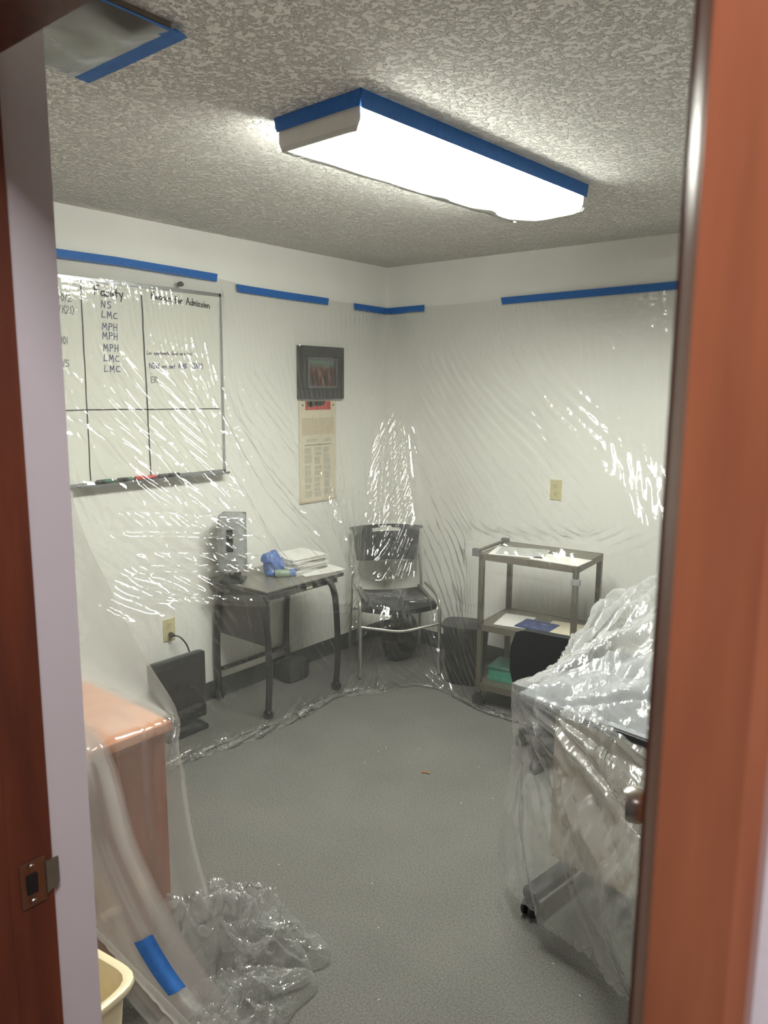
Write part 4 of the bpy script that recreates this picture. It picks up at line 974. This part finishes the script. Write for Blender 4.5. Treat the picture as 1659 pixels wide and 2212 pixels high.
# crumpled heap on the carpet
def heap(cx, cy, rx, ry, h, rz, seed, n=96):
    t, r_ = np.meshgrid(np.linspace(-1, 1, n), np.linspace(-1, 1, n), indexing='ij')
    # square grid mapped to a rough disc
    x = t*np.sqrt(1-r_*r_/2); y = r_*np.sqrt(1-t*t/2); rad = np.hypot(x, y); an = np.arctan2(y, x)
    edge = 1+.16*np.sin(3*an+seed)+.10*np.sin(5*an+2*seed)+.06*np.sin(9*an)
    f1, f2 = facets(t*1., r_*1., 70, seed, 1., 1.); g1, g2 = facets(t*1., r_*1., 260, seed+1)
    fold = 1-np.minimum((f2-f1)/.09, 1); fold2 = 1-np.minimum((g2-g1)/.05, 1)
    dome = np.clip(1-rad**2.4, 0, 1)**.55
    z = h*dome*(.35+1.5*np.minimum(f1, .3)+.55*vnoise(t*2.2+3, r_*2.2, seed+9)) + h*(.30*fold+.10*fold2)*np.clip(1.02-rad, 0, 1)**.5
    x2, y2 = x*rx*edge, y*ry*edge
    jx = (vnoise(t*6+9, r_*6, seed+3)-.5)*.05; jy = (vnoise(t*6, r_*6+5, seed+4)-.5)*.05
    x2, y2 = x2+jx*np.clip(1-rad, 0, 1), y2+jy*np.clip(1-rad, 0, 1)
    c, s_ = math.cos(rz), math.sin(rz)
    return np.stack([cx+x2*c-y2*s_, cy+x2*s_+y2*c, np.maximum(z, 0)+.005], -1)
P = heap(1.585, -2.70, .25, .17, .20, R(50), 3, 130); sheet_obj(P, 'crumpled_plastic', M['filmc'], 'heap of crumpled clear plastic on the carpet beside the cabinet', 'plastic')
P = heap(1.665, -2.60, .17, .10, .10, R(45), 8, 110); sheet_obj(P, 'crumpled_plastic', M['filmc'], 'flatter fold of crumpled plastic at the carpet end of the heap', 'plastic')

P = heap(1.80, -2.83, .20, .11, .11, R(70), 13, 110); sheet_obj(P, 'crumpled_plastic', M['filmc'], 'nearest lobe of crumpled plastic, trailing toward the doorway', 'plastic')

# sheet over the right hand table and chair
S2 = [
 [(2.10, -.86, .60), (1.97, -1.02, .80), (1.98, -1.22, .80), (2.02, -1.55, .72), (2.06, -1.86, .745), (2.070, -1.905, .72), (2.05, -1.91, .42), (2.005, -1.88, .11)],
 [(2.16, -.82, .70), (2.10, -1.0, .95), (2.12, -1.25, .90), (2.13, -1.55, .80), (2.15, -1.78, .805), (2.18, -1.945, .72), (2.19, -1.98, .42), (2.12, -1.97, .09)],
 [(2.30, -.78, .75), (2.26, -.96, 1.0), (2.26, -1.22, .96), (2.25, -1.45, .88), (2.25, -1.65, .885), (2.32, -1.985, .72), (2.36, -2.09, .45), (2.28, -2.04, .08)],
 [(2.50, -.76, .80), (2.46, -.94, 1.0), (2.44, -1.15, .98), (2.40, -1.35, .96), (2.37, -1.50, .985), (2.47, -2.01, .72), (2.53, -2.22, .48), (2.45, -2.11, .07)],
 [(2.75, -.76, .85), (2.72, -.94, 1.02), (2.66, -1.1, 1.05), (2.60, -1.25, 1.07), (2.58, -1.38, 1.10), (2.66, -2.03, .72), (2.72, -2.36, .49), (2.66, -2.22, .06)],
 [(3.05, -.80, .9), (3.03, -.98, 1.1), (2.98, -1.1, 1.15), (2.92, -1.2, 1.2), (2.88, -1.28, 1.24), (2.92, -2.06, .74), (2.94, -2.42, .50), (2.90, -2.30, .05)],
]
P = grid_from(S2, 150, 200)
pin = np.zeros(P.shape[:2], bool); pin[:, 0] = True; pin[::5, -1] = True; pin[-1] = True; pin[0] = True
D_ = np.linalg.norm(P-np.array((2.07, -1.89, .735)), axis=2); pin |= D_ < .02
tc_, ts_ = math.cos(ta), math.sin(ta)
tabc = (T0.x+TLn/2*tc_-TD/2*ts_, T0.y+TLn/2*ts_+TD/2*tc_, T2-.02)
P = cloth(P, pin, [Box(tabc, (TLn, TD, .05), ta), Box((2.40, -.86, .82), (.40, .10, .26), R(235-90))], 14, (1.0, 1.0), grav=.00005, seed=12, kick=.004, goal=.05, kf=(22., 40.))
P = upsample(P, 300, 400)
D_ = np.linalg.norm(P-np.array((2.07, -1.89, .735)), axis=2)
uu, vv = np.meshgrid(np.linspace(0, 4, 300), np.linspace(0, 6, 400), indexing='ij')
th = np.arctan2(P[..., 2]-.735, P[..., 0]-2.05); tri = np.zeros_like(th); rs = np.random.RandomState(5)
for k in range(15):                                  # creases radiating from the gathered corner of the table
    a0 = rs.uniform(-1.45, .7); tri += rs.choice([-1, 1])*rs.uniform(.25, 1.)*crest(th-a0-.25*D_*rs.uniform(-1, 1), rs.uniform(.02, .10))
f1, f2 = facets(th, D_*1.6, 150, 19, 2.2, .8); g1, g2 = facets(uu, vv, 1100, 20, 1., 1.); h1, h2 = facets(uu+.2*vv, vv, 240, 27, 1.2, .55)
mid = np.clip((P[..., 2]-.30)/.25, 0, 1)           # most of the wrinkling is above the knee of the drape; the skirt below hangs smoother
edge = np.clip(vv/.5, 0, 1)*np.clip((D_-.015)*6, 0, 1)
P = P + normals(P)*((tri*.055*np.minimum(D_, .40) + (np.minimum(f1, .3)*.16*np.minimum(D_*2.5, 1) + np.minimum(h1, .4)*.055 + np.minimum(g1, .15)*.06)*(.25+.75*mid))*edge)[..., None]
P[..., 2] = np.maximum(P[..., 2], .004)
sheet_obj(P, 'plastic_sheet', M['film2'], 'wrinkled plastic sheet draped over the table and chair at right')

# ------------------------------------------------------------------ small litter on the carpet
o = MB().tube([(0, 0, .004), (.018, .004, .006), (.04, .002, .004)], .0022, 6).build('wood_chip', M['oak']); o.location = (1.36, -1.41, 0); o.rotation_euler = (0, 0, R(20)); tag(o, 'tiny wood splinter lying on the open carpet', 'litter')
sp_ = MB()
for k in range(24):
    x, y = random.uniform(.9, 2.5), random.uniform(-2.9, -1.2)
    sp_.lathe([(0, 0), (.0022, .001), (0, .003)], (x, y, .001), seg=5)
tag(sp_.build('paint_specks', M['white_metal']), 'tiny white specks scattered over the carpet', 'specks', kind='stuff')
